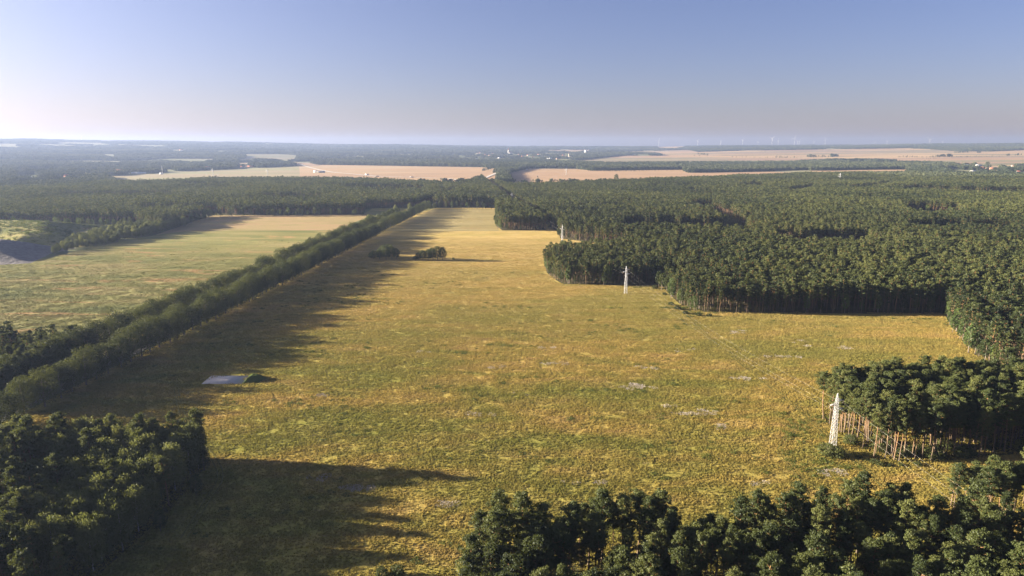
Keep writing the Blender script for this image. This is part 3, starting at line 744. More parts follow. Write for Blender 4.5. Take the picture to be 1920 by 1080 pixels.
for j in range(16):
    _x, _y = rng.uniform(150, 250), 0; _u = rng.uniform(1625, 1930); _v = 858+rng.normal(0, 7)-max(0, (1700-_u)*.12)
    bush(_u, _v-rng.uniform(0, 22), rng.uniform(.7, 1.5), 'leafy undergrowth bush among the trunks of the pylon-side stand', 'undergrowth of the pylon-side stand', 1.5)
for j, (u, v) in enumerate(((1258,572),(1270,580),(1285,588),(1310,592),(1246,553),(1228,541),(1330,593))):
    bush(u, v, rng.uniform(.8,1.3), 'low green bush fringing the left-facing corner of the right forest', 'bushes at the corner of the right forest', 1.4)
for u, v in ((1650,872),(1668,874),(1690,873),(1640,868),(1610,858),(1720,872)):
    bush(u, v, rng.uniform(.35,.6), 'low bramble bush in front of the pylon-side stand', 'brambles before the pylon-side stand', 2.0)
bush(716,1082,1.2,'small bush on the shaded meadow at the bottom edge, left'); bush(745,1080,1.3,'small bush on the shaded meadow at the bottom edge, right')

# hedge of leafy trees by the mounds and edge trees of the left wood
hx, hy, hsx = [], [], []
hp = [gp(88,480), gp(290,441), gp(352,424), gp(300,417), gp(250,428), gp(150,448)]
x, y = grid(hp, 9.5, .4, 31)
for a, b in zip(x, y):
    u, v = proj(a, b, 0); t = (u-88)/260
    s = rng.uniform(.5,.72)+.35*min(1, max(0, t))
    part = [q for lim, q in ((.15,'tip by the gravel heap'),(.3,'low part by the gravel heap'),(.45,'part below the grassy mound'),(.6,'middle'),(.75,'part right of the mound'),(.9,'part touching the forest'),(99,'end in the forest corner')) if t < lim][0]
    tree('leafy_tree', (MIX0 if rng.random() < .7 else BIR0)[int(rng.integers(5))], a, b, s, s*1.15, rng.uniform(0,6.28), cp(), 'leafy tree in the belt beside the mounds, %s' % part, 'tree', 'leafy belt beside the mounds, %s' % part)
# leafy trees fringing forest edges, farther off: one mass
ex, ey = [], []
def fringe(pts, step, off):
    for (x0, y0), (x1, y1) in zip(pts[:-1], pts[1:]):
        L = math.hypot(x1-x0, y1-y0); k = max(1, int(L/step))
        for i in range(k):
            t = (i+rng.random())/k; ex.append(x0+(x1-x0)*t+rng.normal(0, off)); ey.append(y0+(y1-y0)*t+rng.normal(0, off))
fringe([gp(300,434), gp(345,421), gp(400,406), gp(545,405)], 4.5, 3); fringe([gp(545,405), gp(682,404)], 9, 3); fringe([gp(-100,428), gp(250,424)], 7, 4)
fringe([gp(1022,500), gp(1038,520), gp(1056,532), gp(1150,534)], 7, 2); fringe([gp(1242,536), gp(1250,548), gp(1275,569), gp(1300,583)], 4.5, 2); fringe([gp(1775,592), gp(1796,628), gp(1825,662), gp(1870,688)], 5, 2); fringe([(CX(930)+12,930), gp(1050,447), (118,815)], 11, 2)
fringe([gp(838,391), gp(934,392)], 7, 2); fringe([(-24,1200), gp(931,424), gp(942,432)], 5, 2); fringe([gp(-100,427), gp(250,424)], 12, 4)
fringe([gp(1056,531), gp(1240,532)], 13, 2); fringe([gp(1300,582), gp(1420,585), gp(1560,586), gp(1770,587)], 11, 2)
fringe([gp(942,431), gp(1033,431)], 14, 1.5)
x, y = grid(forest_F, 16, .4, 41); ex += list(x); ey += list(y)
x, y = grid([gp(1480,405), gp(1960,400), T(1960,362), T(1650,352)], 34, .45, 42); ex += list(x); ey += list(y)
ex = np.array(ex); ey = np.array(ey); k = len(ex); s = rng.uniform(.4,1.0,k)
scatter('leafy_edge_trees', np.stack([ex, ey, np.zeros(k)], -1), C_leaf, np.stack([s*.8,s*.8,s], -1), np.stack([np.zeros(k),np.zeros(k),rng.uniform(0,6.28,k)], -1), rng.integers(0,6,k), 'broadleaved trees mixed along the edges of the distant forest', 'trees')

# ------------------------------------------------------------------ far woods on plain and hills
def far_points():
    X, Y = [], []; D = 2150.0
    while D < 12400:
        s = max(9.0, D*.0043); na = int(2*.70*D/s); a = np.linspace(-.70, .70, na)+rng.uniform(-.4,.4,na)*s/D
        d = D+rng.uniform(-.45,.45,na)*s; X.append(d*np.sin(a)); Y.append(d*np.cos(a)); D += s*.95
    return np.concatenate(X), np.concatenate(Y)
fx, fy = far_points(); c = cover(fx, fy)
ok = c == 0
ok &= ~(inpoly(fx, fy, right_forest) | inpoly(fx, fy, left_forest) | inpoly(fx, fy, forest_F))
u, v = projn(fx, fy, terr(fx, fy))
# the avenue's own road stays open; the settled ground in the middle distance is looser
D = np.hypot(fx, fy)
loose = inpoly(u, v, [(940,284),(1120,284),(1060,303),(960,303)]) | inpoly(u, v, [(1770,305),(1930,312),(1930,326),(1790,326)]) | inpoly(u, v, [(30,318),(330,310),(330,322),(190,334),(30,338)]) | inpoly(u, v, [(640,290),(960,286),(960,302),(640,303)])
ok &= ~(loose & (vnoise(fx, fy, 70, 8) > .36))
ok &= ~((D > 4800) & (vnoise(fx, fy*1.0, 260, 11) > .70))
thin = inpoly(u, v, [(0,345),(180,336),(300,330),(300,336),(150,342),(0,350)])
ok &= ~(thin & (rng.random(len(fx)) < .5))
fx, fy, D = fx[ok], fy[ok], D[ok]
# hedgerow trees crossing the upland fields and lone trees
def hedge(u0, v0, u1, v1, n, sc=1.0):
    out = []
    for i in range(n):
        t = (i+rng.uniform(-.4,.4))/max(1, n-1); uu_, vv_ = u0+(u1-u0)*t, v0+(v1-v0)*t
        X, Y, Z = far_pt(uu_, vv_); out.append((X, Y, Z, sc*rng.uniform(.5, 1.1)))
    return out
H = []
for a in ((1295,293,1335,293,5,.7),(1310,290,1328,291,8,1.1),(1375,295,1440,296,12,.6),(1455,295,1475,296,8,.9),(1440,296,1500,296,10,.7),(1515,295,1530,295,6,1.3),(1535,294,1560,295,8,1),(1558,294,1570,294,6,1.4),
          (1684,295,1760,295,26,.8),(1755,294,1785,294,14,1.3),(1785,295,1880,294,26,.6),(1790,287,1815,286,12,1.1),(1834,287,1838,287,3,1.2),(1888,292,1892,292,3,1.1),(1904,292,1914,291,5,1),(1720,298,1755,298,12,.4),
          (1428,285.5,1434,285.5,2,.9),(1670,279.5,1676,279.5,2,.8),(1500,285,1508,285,3,.6),(1345,302,1370,303,12,.5),(1110,289,1160,291,26,1.0),(1160,289,1250,290,24,.8),(1640,284,1720,283,14,.4),(1690,281.5,1712,281.5,6,.6),
          (905,321,1000,297,60,1.0),(925,325,1012,299,60,1.0),(1105,321,1190,321.5,30,.4),(1190,321,1275,319,20,.4)):
    H += hedge(*a)
H = np.array(H)
x, y, z_ = far_pt(1155, 338.5)
tree('leafy_tree', MIX0[0], gp(1155,342)[0], gp(1155,342)[1], 1.9, 1.75, 0, (0,0), 'lone round tree rising at the far forest rim before the wheat field', 'tree', None)
x, y = gp(1008, 333.5); tree('leafy_tree', MIX0[1], x, y, .55, .55, 0, (0,0), 'tiny lone tree in the wheat field beyond the forest', 'tree', None)

# ------------------------------------------------------------------ mounds
MS = {}
def mound(name, pts_poly, h, mat, label, cat, top=.5, seed=0, res=46, rough=.6):
    xs = [p[0] for p in pts_poly]; ys = [p[1] for p in pts_poly]; x0, x1, y0, y1 = min(xs), max(xs), min(ys), max(ys)
    g = np.linspace(0, 1, res); X, Y = np.meshgrid(x0+(x1-x0)*g, y0+(y1-y0)*g)
    ins = inpoly(X, Y, pts_poly)
    d = np.full(X.shape, 1e9); n_ = len(pts_poly)
    for i in range(n_):
        a = np.array(pts_poly[i]); b = np.array(pts_poly[(i+1) % n_]); ab = b-a
        t = np.clip(((X-a[0])*ab[0]+(Y-a[1])*ab[1])/(ab@ab), 0, 1); d = np.minimum(d, np.hypot(X-a[0]-t*ab[0], Y-a[1]-t*ab[1]))
    w = min(x1-x0, y1-y0)*.5*top; k = np.clip(d/w, 0, 1); k = k*k*(3-2*k)
    Z = np.where(ins, h*k*(1+rough*.35*(vnoise(X, Y, w*.9, seed)-.5))+rough*.5*(vnoise(X, Y, w*.25, seed+2)-.5)*k, -.25)
    V_ = np.stack([X, Y, Z], -1).reshape(-1, 3); i_, j_ = np.meshgrid(np.arange(res-1), np.arange(res-1), indexing='ij')
    q = np.stack([i_*res+j_, i_*res+j_+1, (i_+1)*res+j_+1, (i_+1)*res+j_], -1).reshape(-1, 4)
    MS[name] = (X, Y, Z)
    return tag(link(name, npmesh(name, V_, quads=q, mats=[mat], smooth=True)), label, cat)
mound('grassy_mound', [(-760,1000),(-760,850),gp(0,470),gp(110,462),(-478,790),gp(165,449),gp(150,432),(-520,1010)], 14, M['pasture'], 'flat-topped grassy spoil mound at the left edge before the forest', 'mound', .42, 3, 90, 1.0)
mound('gravel_heap', [(-760,740),gp(-60,500),gp(60,494),gp(96,476),(-497,790),(-560,805),(-760,800)], 15, M['gravel'], 'dark shaded gravel heap at the left edge below the grassy mound', 'gravel heap', .8, 5, 70, 1.0)
mb = MB(); a = [gp(378,720), gp(455,720), gp(470,705), gp(396,705)]
mb.add([(x, y, .04) for x, y in a]+[(x, y, .16) for x, y in a], [(0,3,2,1),(4,5,6,7),(0,1,5,4),(1,2,6,5),(2,3,7,6),(3,0,4,7)])
tag(mb.obj('concrete_pad', M['concrete']), 'pale rectangular concrete pad lying in the shaded left part of the meadow', 'concrete pad')
mound('earth_mound', [gp(450,722), gp(492,716), gp(503,709), gp(488,703), gp(466,703)], 2.6, M['weed'], 'small green overgrown earth mound at the right end of the concrete pad', 'mound', .7, 7, 36, 1.2)

# ------------------------------------------------------------------ grass, weeds, pale patches (countless: stuff)
def tuft_patch(name, n, R_, h, w, mat, seed, blades=5):
    r = np.random.default_rng(seed); k = n*blades
    cx = np.repeat(r.uniform(-R_, R_, n), blades)+r.normal(0, w*.35, k); cy = np.repeat(r.uniform(-R_, R_, n), blades)+r.normal(0, w*.35, k)
    hh = np.repeat(r.uniform(.4, 1.2, n), blades)*r.uniform(.6, 1.2, k)*h
    a = r.uniform(0, 6.28, k); ww = w*r.uniform(.3, .7, k); lx, ly = r.normal(0, h*.4, k), r.normal(0, h*.4, k)
    z = np.zeros(k)
    v = np.stack([np.stack([cx-np.cos(a)*ww, cy-np.sin(a)*ww, z-.02], -1), np.stack([cx+np.cos(a)*ww, cy+np.sin(a)*ww, z-.02], -1), np.stack([cx+lx, cy+ly, hh], -1)], 1).reshape(-1, 3)
    return npmesh(name, v, tris=np.arange(k*3).reshape(-1, 3), mats=[mat])
C_grass = protos('grass_patch', [tuft_patch('grass_patch', 190, 4.6, .42, .34, M['meadow_grass'], 500+i) for i in range(5)])
gx, gy = grid([(AVX(150)+1,150),(AVX(880)+1,880),(330,880),(330,150)], 7.4, .3, 51)
k = (np.abs(gx) < gy*.8+25); k &= ~(inpoly(gx, gy, right_forest) | inpoly(gx, gy, [gp(376,722), gp(457,722), gp(472,703), gp(394,703)]))
gx, gy = gx[k], gy[k]; k = len(gx); s = rng.uniform(.92, 1.1, k); fd = np.clip((880-gy)/480, .02, 1)
scatter('meadow_grass', np.stack([gx, gy, np.full(k, .03)], -1), C_grass, np.stack([s, s, s*rng.uniform(.8,1.15,k)*fd], -1), np.stack([np.zeros(k), np.zeros(k), rng.uniform(0,6.28,k)], -1), rng.integers(0,5,k), 'tufted golden green meadow grass', 'grass')
C_past = protos('pasture_patch', [tuft_patch('pasture_patch', 170, 4.6, .36, .34, M['pasture_blades'], 520+i) for i in range(4)])
gx, gy = grid([(-560,370),(AVX(370)-30,370),(AVX(860)-28,860),(-560,860)], 8.2, .35, 52)
k = inpoly(gx, gy, lf); gx, gy = gx[k], gy[k]; k = len(gx); s = rng.uniform(.95,1.1,k); fd = .55*np.clip((850-gy)/400, .02, 1)
scatter('pasture_grass', np.stack([gx, gy, np.full(k, .03)], -1), C_past, np.stack([s, s, s*rng.uniform(.85,1.1,k)*fd], -1), np.stack([np.zeros(k), np.zeros(k), rng.uniform(0,6.28,k)], -1), rng.integers(0,4,k), 'pale green tufted grass of the left pasture', 'grass')
m, n, l, out = newmat('pale_stalks'); bsdf(n, l, out, (.38,.34,.29), .95, .05); M['pale'] = m
C_pale = protos('pale_patch', [tuft_patch('pale_patch', 80, 1.7, .45, .13, M['pale'], 600+i) for i in range(3)])
pp = []
def palepatch(u, v, w, n):
    for _ in range(n):
        x, y = gp(u+rng.normal(0,.6)*w, v+rng.normal(0,.07)*w); pp.append((x, y, .03))
for u, v, w, n_ in ((1185,725,32,20),(1575,653,16,8),(1520,648,12,3),(1402,710,20,9),(1300,775,34,12),(1330,772,12,4),(672,914,30,14),(900,777,26,7),(1040,680,26,7),(930,690,22,5),(1220,690,26,6),(1475,668,20,6),(1560,888,34,10),
                    (800,660,14,3),(1006,652,14,3),(1370,625,20,5),(1390,622,14,4),(610,742,18,3),(1250,762,20,5),(845,945,18,5),(1500,640,14,4),(1000,740,30,3),(1120,905,24,3),(1340,800,24,5),(1290,655,22,4),(600,895,30,4),(1425,905,14,3),(1065,905,18,3)):
    palepatch(u, v, w, n_)
pp = np.array(pp); k = len(pp)
s = rng.uniform(.5,1.2,k)
scatter('dry_herb_patches', pp, C_pale, np.stack([s,s,s*.8], -1), np.stack([np.zeros(k),np.zeros(k),rng.uniform(0,6.28,k)], -1), rng.integers(0,3,k), 'greyish white patches of dry herbs scattered over the meadow', 'dry herbs')
def weed_clump(seed):
    r = random.Random(seed); pf = [(r.uniform(-1,1)*1.3, r.uniform(-1,1)*1.3, r.uniform(.05,.3), .5, .5, .35) for _ in range(12)]
    v, q = puffs_mesh(pf, 14, .18, seed, up=.6); return npmesh('weed_clump', v, quads=q, mats=[M['weed']])
C_weed = protos('weed_clump', [weed_clump(700+i) for i in range(4)])
for _q in range(26):
    _u, _v = 483+rng.normal(0, 6), 711+rng.normal(0, 2.5)
    bush(_u, _v, rng.uniform(.2, .45), 'low weed tuft growing on the small earth mound by the pad', 'weed tufts on the earth mound', 1.3) if _q < 12 else None
wx = rng.uniform(-190, 300, 16000); wy = rng.uniform(165, 640, 16000)
k = (vnoise(wx, wy*1.8, 34, 13)*.6+vnoise(wx, wy*2, 9, 14)*.4 > .66) & (wx > AVX(wy)+8) & (np.abs(wx) < wy*.8+20) & ~inpoly(wx, wy, right_forest) & (rng.random(16000) < .42)
wx, wy = wx[k], wy[k]
ex2 = [gp(1552+rng.normal(0,45), 855+rng.normal(0,22)) for _ in range(70)]+[gp(1495+rng.normal(0,20), 800+rng.normal(0,14)) for _ in range(34)]+[gp(1280+rng.normal(0,30), 575+abs(rng.normal(0,8))) for _ in range(50)]
wx = np.concatenate([wx, [p[0] for p in ex2]]); wy = np.concatenate([wy, [p[1] for p in ex2]])
k = len(wx); s = rng.uniform(.5,1.2,k)
scatter('meadow_weeds', np.stack([wx, wy, np.full(k,.03)], -1), C_weed, np.stack([s,s,s*.8], -1), np.stack([np.zeros(k),np.zeros(k),rng.uniform(0,6.28,k)], -1), rng.integers(0,4,k), 'low green weeds in drifts across the meadow', 'weeds')
# shrubs of the pasture on the left
wx = rng.uniform(-600,-180,9000); wy = rng.uniform(380,900,9000)
k = (vnoise(wx, wy*2, 60, 23)*.5+vnoise(wx, wy*2, 14, 24)*.5 > .67) & inpoly(wx, wy, lf) & (rng.random(9000) < .5); wx, wy = wx[k], wy[k]; k = len(wx); s = rng.uniform(.35,.9,k)
scatter('pasture_weeds', np.stack([wx, wy, np.full(k,.03)], -1), C_weed, np.stack([s,s,s*.8], -1), np.stack([np.zeros(k),np.zeros(k),rng.uniform(0,6.28,k)], -1), rng.integers(0,4,k), 'dark weed drifts on the pale green pasture', 'weeds')

# scrub on the grassy spoil mound
X_, Y_, Z_ = (a.ravel() for a in MS['grassy_mound']); kz = np.where((Z_ > 1) & (rng.random(len(Z_)) < .32))[0]; k = len(kz); s = rng.uniform(.5,1.9,k)
scatter('mound_scrub', np.stack([X_[kz]+rng.uniform(-1,1,k), Y_[kz]+rng.uniform(-1,1,k), Z_[kz]-.2], -1), C_weed, np.stack([s,s,s*1.1], -1), np.stack([np.zeros(k),np.zeros(k),rng.uniform(0,6.28,k)], -1), rng.integers(0,4,k), 'rough scrub growing over the grassy spoil mound', 'scrub')
# vehicle tracks pressed into the meadow: two ruts each
m, n, l, out = newmat('track_grass'); ge = n.new('ShaderNodeNewGeometry')
bsdf(n, l, out, ramp(n, l, noise(n, l, ge.outputs['Position'], .5, 4, .7), [(.3, (.07,.075,.02)), (.7, (.15,.135,.04))]), .95, .05); M['track'] = m
def track(name, pts, gap=1.7, w=.5, zz=.05):
    P_ = [Vector((x, y, 0)) for x, y in pts]; mb = MB(); Q_ = []
    for i in range(len(P_)-1):                         # Catmull-Rom smoothing
        p0 = P_[max(i-1,0)]; p1 = P_[i]; p2 = P_[i+1]; p3 = P_[min(i+2,len(P_)-1)]
        for t in np.linspace(0, 1, 14, endpoint=False):
            Q_.append(.5*((2*p1)+(-p0+p2)*t+(2*p0-5*p1+4*p2-p3)*t*t+(-p0+3*p1-3*p2+p3)*t**3))
    Q_.append(P_[-1])
    for sgn in (-.5, .5):
        L_, Rr = [], []
        for i, p in enumerate(Q_):
            d = (Q_[min(i+1,len(Q_)-1)]-Q_[max(i-1,0)]).normalized(); nn = Vector((d.y,-d.x,0)); w2 = w*rng.uniform(.6,1.2)
            L_.append(p+nn*(sgn*gap-w2/2)); Rr.append(p+nn*(sgn*gap+w2/2))
        k_ = len(Q_); mb.add([(a_.x,a_.y,zz) for a_ in L_]+[(a_.x,a_.y,zz) for a_ in Rr], [(i,i+k_,i+1+k_,i+1) for i in range(k_-1)])
    return tag(mb.obj(name, M['track']), kind='structure')
track('service_track', [gp(1290,590), gp(1335,640), gp(1385,678), gp(1440,722), gp(1500,770), gp(1545,812), gp(1600,862), gp(1640,897), gp(1668,922)], 1.8, .6, .24)
track('meadow_track', [gp(345,1010), gp(385,945), gp(412,900), gp(405,868), gp(380,838), gp(352,800), gp(338,765), gp(330,730)], 1.8, .45, .3)
track('pylon_track', [gp(1510,905), gp(1480,872), gp(1462,850), gp(1475,820), gp(1490,800)], 1.6, .35, .3)

# ------------------------------------------------------------------ pylons
def pylon_meshes(H=22.0):
    hw = lambda z: 1.0-.5*min(1, z/18.0) if z < 18 else .5-.38*(z-18)/(H-18)
    zs = [0,2.2,4.2,6.0,7.7,9.3,10.8,12.2,13.5,14.7,15.8,16.9,18.0,19.2,20.6,22.0]
    legs = []
    for sx in (-1,1):
        for sy in (-1,1):
            mb = MB(); mb.tube([(sx*hw(z), sy*hw(z), z) for z in (0,6,12,18,22)], [.085,.08,.07,.06,.045], 4); legs.append(mb.mesh('pylon_leg', [M['galv']]))
    br = MB()
    for z0, z1 in zip(zs[:-1], zs[1:]):
        a, b = hw(z0), hw(z1)
        for i, (c0, c1) in enumerate((((-1,-1),(1,-1)),((1,-1),(1,1)),((1,1),(-1,1)),((-1,1),(-1,-1)))):
            br.tube([(c0[0]*a,c0[1]*a,z0),(c1[0]*b,c1[1]*b,z1)], .032, 4, False); br.tube([(c1[0]*a,c1[1]*a,z0),(c0[0]*b,c0[1]*b,z1)], .032, 4, False)
            br.tube([(c0[0]*b,c0[1]*b,z1),(c1[0]*b,c1[1]*b,z1)], .028, 4, False)
    arms = []
    for sx, z, L in ((1,19.0,2.7),(-1,17.2,2.8),(1,15.6,3.3)):
        mb = MB(); w = hw(z)
        for sy in (-1,1):
            mb.tube([(sx*w,sy*w,z),(sx*L,0,z+.1)], .07, 4); mb.tube([(sx*w*.95,sy*w*.95,z+.9),(sx*L,0,z+.15)], .055, 4)
            for t in (.33,.66):
                mb.tube([(sx*(w+(L-w)*t), sy*w*(1-t), z+.05),(sx*(w+(L-w)*(t-.2)), sy*w*(1.2-t), z+.9*(1-t+.2))], .035, 3, False)
        ins = MB(); ins.tube([(sx*L,0,z),(sx*L,0,z-.2),(sx*L,0,z-.25),(sx*L,0,z-.5),(sx*L,0,z-.55),(sx*L,0,z-.8),(sx*L,0,z-.85),(sx*L,0,z-1.1)], [.05,.05,.14,.06,.14,.06,.14,.05], 8)
        arms.append((mb.mesh('pylon_crossarm', [M['galv']]), ins.mesh('pylon_insulator', [M['insul']]), (sx*L, z-1.1)))
    ft = MB()
    for sx in (-1,1):
        for sy in (-1,1): ft.box(sx-.25, sx+.25, sy-.25, sy+.25, -.1, .4)
    return legs, br.mesh('pylon_lattice', [M['galv']]), arms, ft.mesh('pylon_footing', [M['concrete']])
LEGS, LATT, ARMS, FOOT = pylon_meshes()
PYL = [(158.5,-38), (gp(1561,838)), (gp(1173,550)), (gp(1054,455)), (CX(1128),1128), (CX(1418),1418)]
plabels = {1:'nearest white lattice pylon beside the orange-trunked pines', 2:'lattice pylon on open meadow before the dark forest edge', 3:'farthest lattice pylon of the three, at the forest edge by the meadow', 4:'lattice pylon in the power-line cutting beyond the meadow', 5:'faint lattice pylon deep in the forest cutting'}
line_rot = .12
for i in range(1, 6):
    e = empty('pylon', (PYL[i][0], PYL[i][1], 0), line_rot); tag(e, plabels[i], 'pylon', 'pylons of the power line along the meadow')
    for L_ in LEGS: link('leg', L_, e)
    link('lattice', LATT, e); link('footing', FOOT, e)
    for am, im, _ in ARMS:
        a_ = link('crossarm', am, e); link('insulator', im, a_)
for j, (_, _, (ox, oz)) in enumerate(ARMS):
    mb = MB(); pts = []
    for i in range(0, 5):
        (x0, y0), (x1, y1) = PYL[i], PYL[i+1]
        for t in np.linspace(0, 1, 18, endpoint=(i == 4)):
            sag = 4*5.0*t*(1-t); pts.append((x0+(x1-x0)*t+ox*math.cos(line_rot), y0+(y1-y0)*t+ox*math.sin(line_rot), oz-sag))
    mb.tube(pts, .008, 4, False)
    tag(mb.obj('power_cable', M['cable']), ('upper right', 'left', 'lower right')[j]+' conductor strung between the meadow pylons', 'cable')
# far double-armed pylon above the right forest and faint ones across the fields
def far_pylon(u, v, h, label, group=None, kind=0):
    X, Y, Z = far_pt(u, v) if v < 345 else (*gp(u, v), 0)
    e = empty('far_pylon', (X, Y, Z)); tag(e, label, 'pylon', group); mb = MB()
    for sx in (-1,1):
        for sy in (-1,1): mb.tube([(sx*2.6,sy*2.6,0),(sx*.7,sy*.7,h*.7),(sx*.3,sy*.3,h)], .22, 4)
    for q_ in range(8):
        z0, z1 = h*q_/8, h*(q_+1)/8; a = 2.6-1.9*min(1, z0/(h*.7)); b = 2.6-1.9*min(1, z1/(h*.7))
        mb.tube([(-a,-a,z0),(b,-b,z1)], .12, 3); mb.tube([(a,-a,z0),(-b,-b,z1)], .12, 3)
    mb.obj('tower', M['galv'], e)
    for z0, L in ((h*.72,7),(h*.88,5)):
        ab = MB(); ab.tube([(-L,0,z0),(0,0,z0+1),(L,0,z0)], .25, 4); ab.tube([(-L,0,z0),(L,0,z0)], .22, 4); ab.obj('crossarm', M['galv'], e)
x_, y_ = gp(1574, 346); far_pylon(1574, 346, 34, 'pale pylon with two crossarms rising out of the forest at upper right')
far_pylon(400, 331, 30, 'left faint pylon in the striped field beyond the left forest'); far_pylon(502, 331, 28, 'right faint pylon in the striped field beyond the left forest'); far_pylon(1062, 328, 26, 'faint pylon in the wheat field right of the avenue road')

# ------------------------------------------------------------------ wind turbines
tb = MB(); tb.tube([(0,0,0),(0,0,40),(0,0,108)], [1.9,1.5,1.0], 10); tm = tb.mesh('turbine_tower', [M['turbine']], True)
nb = MB(); nb.box(-1.5,1.5,-3,6,107.5,110.5); nm_ = nb.mesh('turbine_nacelle', [M['turbine']])
bb = MB(); bb.tube([(0,0,0),(0,0,8),(0,0,30),(0,0,52)], [.8,1.3,.8,.25], 6); bm_ = bb.mesh('turbine_blade', [M['turbine']], True)
hb = MB(); hb.tube([(0,0,0),(0,-1.2,0),(0,-2.4,0)], [1.9,1.7,.5], 8); hm_ = hb.mesh('turbine_hub', [M['turbine']], True)
TW = [(1229,275,1.0),(1301,272.5,.9),(1343,272.5,.8),(1383,272.5,1.0),(1411,272.5,.75),(1437,275,1.15),(1448.5,271.5,.95),(1478,274,1.1),(1484,271.5,.75),(1487,271.5,.8),(1514,271,.75),(1534.5,272.5,1.15),(1626,270,.75),(1648.5,271,.9),(1726.5,270,1.15),(1750,268.5,.8)]
ordw = ['first','second','third','fourth','fifth','sixth','seventh','eighth','ninth','tenth','eleventh','twelfth','thirteenth','fourteenth','fifteenth','last']
for i, (u, v, s) in enumerate(TW):
    Dt = 12450 if v < 273.2 else 11300; X = (u-960)/F_PX*Dt; Z = float(terr(X, Dt))
    e = empty('wind_turbine', (X, Dt, Z), rng.uniform(-.7,.7)); e.scale = (s,)*3
    tag(e, '%s wind turbine counted from the left along the right-hand horizon' % ordw[i], 'wind turbine', 'wind turbines on the horizon')
    link('tower', tm, e); na_ = link('nacelle', nm_, e); hub = link('hub', hm_, na_, (0,-3.5,109.5)); a0 = rng.uniform(0, 2.09)
    for q_ in range(3):
        b_ = link('blade', bm_, e, (0,-4.6,109.5)); b_.rotation_euler = (0, a0+q_*2.094, 0)
e_ = far_pt(153, 264.5); mb = MB(); mb.tube([(0,0,0),(0,0,70)], [1.6,.7], 6); o = mb.obj('radio_mast', M['turbine']); o.location = (e_[0], e_[1], e_[2]); tag(o, 'thin mast on the skyline above the left hills', 'mast')
e_ = far_pt(305, 328); mb = MB(); mb.tube([(0,0,0),(0,0,36)], [.8,.5], 6); o = mb.obj('field_mast', M['turbine']); o.location = (e_[0], e_[1], 0); tag(o, 'pale mast at the edge of the left striped field', 'mast')

# ------------------------------------------------------------------ houses
HP = []
def house(u, v, L, W, hw, roof, wall, roofm, label, rz_=0.0, name='house', group=None, tower=0):
    X, Y, Z = far_pt(u, v); HP.append((X, Y, L)); e = empty(name, (X, Y, Z-.3), rz_); tag(e, label, 'church' if tower else ('barn' if name == 'barn' else 'house'), group)
    mb = MB(); mb.box(-L/2, L/2, -W/2, W/2, 0, hw)
    mb.add([(-L/2,-W/2,hw),(-L/2,W/2,hw),(-L/2,0,hw+roof-.12),(L/2,-W/2,hw),(L/2,W/2,hw),(L/2,0,hw+roof-.12)], t=[(0,1,2),(3,5,4)]); mb.obj('wall', M[wall], e)
    rf = MB(); o_ = .6; t_ = .3
    for s_ in (-1,1):
        p = [(-L/2-o_, s_*(W/2+o_), hw-.35), (L/2+o_, s_*(W/2+o_), hw-.35), (L/2+o_, 0, hw+roof), (-L/2-o_, 0, hw+roof)]
        rf.add(p+[(a, b, c+t_) for a, b, c in p], [(0,1,2,3),(7,6,5,4),(0,4,5,1),(1,5,6,2),(3,7,4,0)])
    rf.obj('roof', M[roofm], e)
    if name == 'house' :
        k_ = max(2, int(L/4))
        for i in range(k_):
            x_ = -L/2+(i+.5)*L/k_; w_ = MB(); w_.box(x_-.6, x_+.6, -W/2-.06, -W/2+.02, hw*.35, hw*.35+1.4); w_.obj('window', M['glass'], e)
        ch = MB(); ch.box(L*.15, L*.15+.8, .3, 1.1, hw+roof*.5, hw+roof+1.0); ch.obj('chimney', M['brick'], e)
    if tower:
        t2 = MB(); t2.box(-L/2-8, -L/2-.1, -4, 4, 0, tower); t2.obj('tower', M[wall], e)
        t3 = MB(); t3.add([(-L/2-8.3,-4.3,tower),(-L/2+.2,-4.3,tower),(-L/2+.2,4.3,tower),(-L/2-8.3,4.3,tower),(-L/2-4,0,tower+tower*.5)], [(3,2,1,0)], [(0,1,4),(1,2,4),(2,3,4),(3,0,4)]); t3.obj('spire', M[roofm], e)
house(52,334.5,24,12,5,3,'white','greyroof','white house at the left edge beyond the forest rim',.2)
house(77,337,26,12,4,2,'white','greyroof','long low white building beside the leftmost house',.1,'barn')
house(125,333.5,13,12,7,6,'brick','redroof','small red-roofed house with orange gable beyond the left forest',1.4)
house(133,333.5,20,10,4,3,'white','greyroof','pale shed right of the red-roofed house',.1,'barn')
house(114,335.5,8,8,4,3,'cream','redroof','tiny cream house left of the red-roofed house',.4)
house(226,323,34,16,6,6,'cream','redroof','broad tan-roofed farm building left of the striped field',.1,'barn')
house(260,326,54,16,5,2.5,'white','greyroof','long white barn at the left end of the striped field',.05,'barn')
house(303,327,12,9,4,3,'white','greyroof','small white hut at the foot of the field mast',.1)
house(592,324,14,16,8,2,'white','greyroof','bright white gable building by the road in the far field',.0,'barn')
house(600,324,40,16,6,2,'cream','greyroof','long bluish shed joined behind the bright white gable',.0,'barn')
house(688,328.5,14,6,4,1.2,'white','greyroof','small white hut beside the field road',.0,'barn')
house(389,316,26,14,6,5,'cream','redroof','farm house among trees above the striped field',.2); house(340,282.5,40,18,8,5,'cream','redroof','building in the hillside clearing',.2,'barn')
house(470,314,30,14,6,4,'brick','redroof','reddish house at the edge of the far village',.1); house(455,315,22,14,6,4,'cream','redroof','cream house beside the reddish house',.3)
house(957,288.5,34,18,12,9,'white','redroof','white church with tower in the distant town',.3,'church',None,38)
house(1070,295.5,24,20,10,5,'cream','darkroof','building with a pale tower right of the distant town',.1,'church',None,32)
house(1098,287,22,26,30,3,'white','greyroof','tall white silo block at the right end of the distant town',.0,'barn')
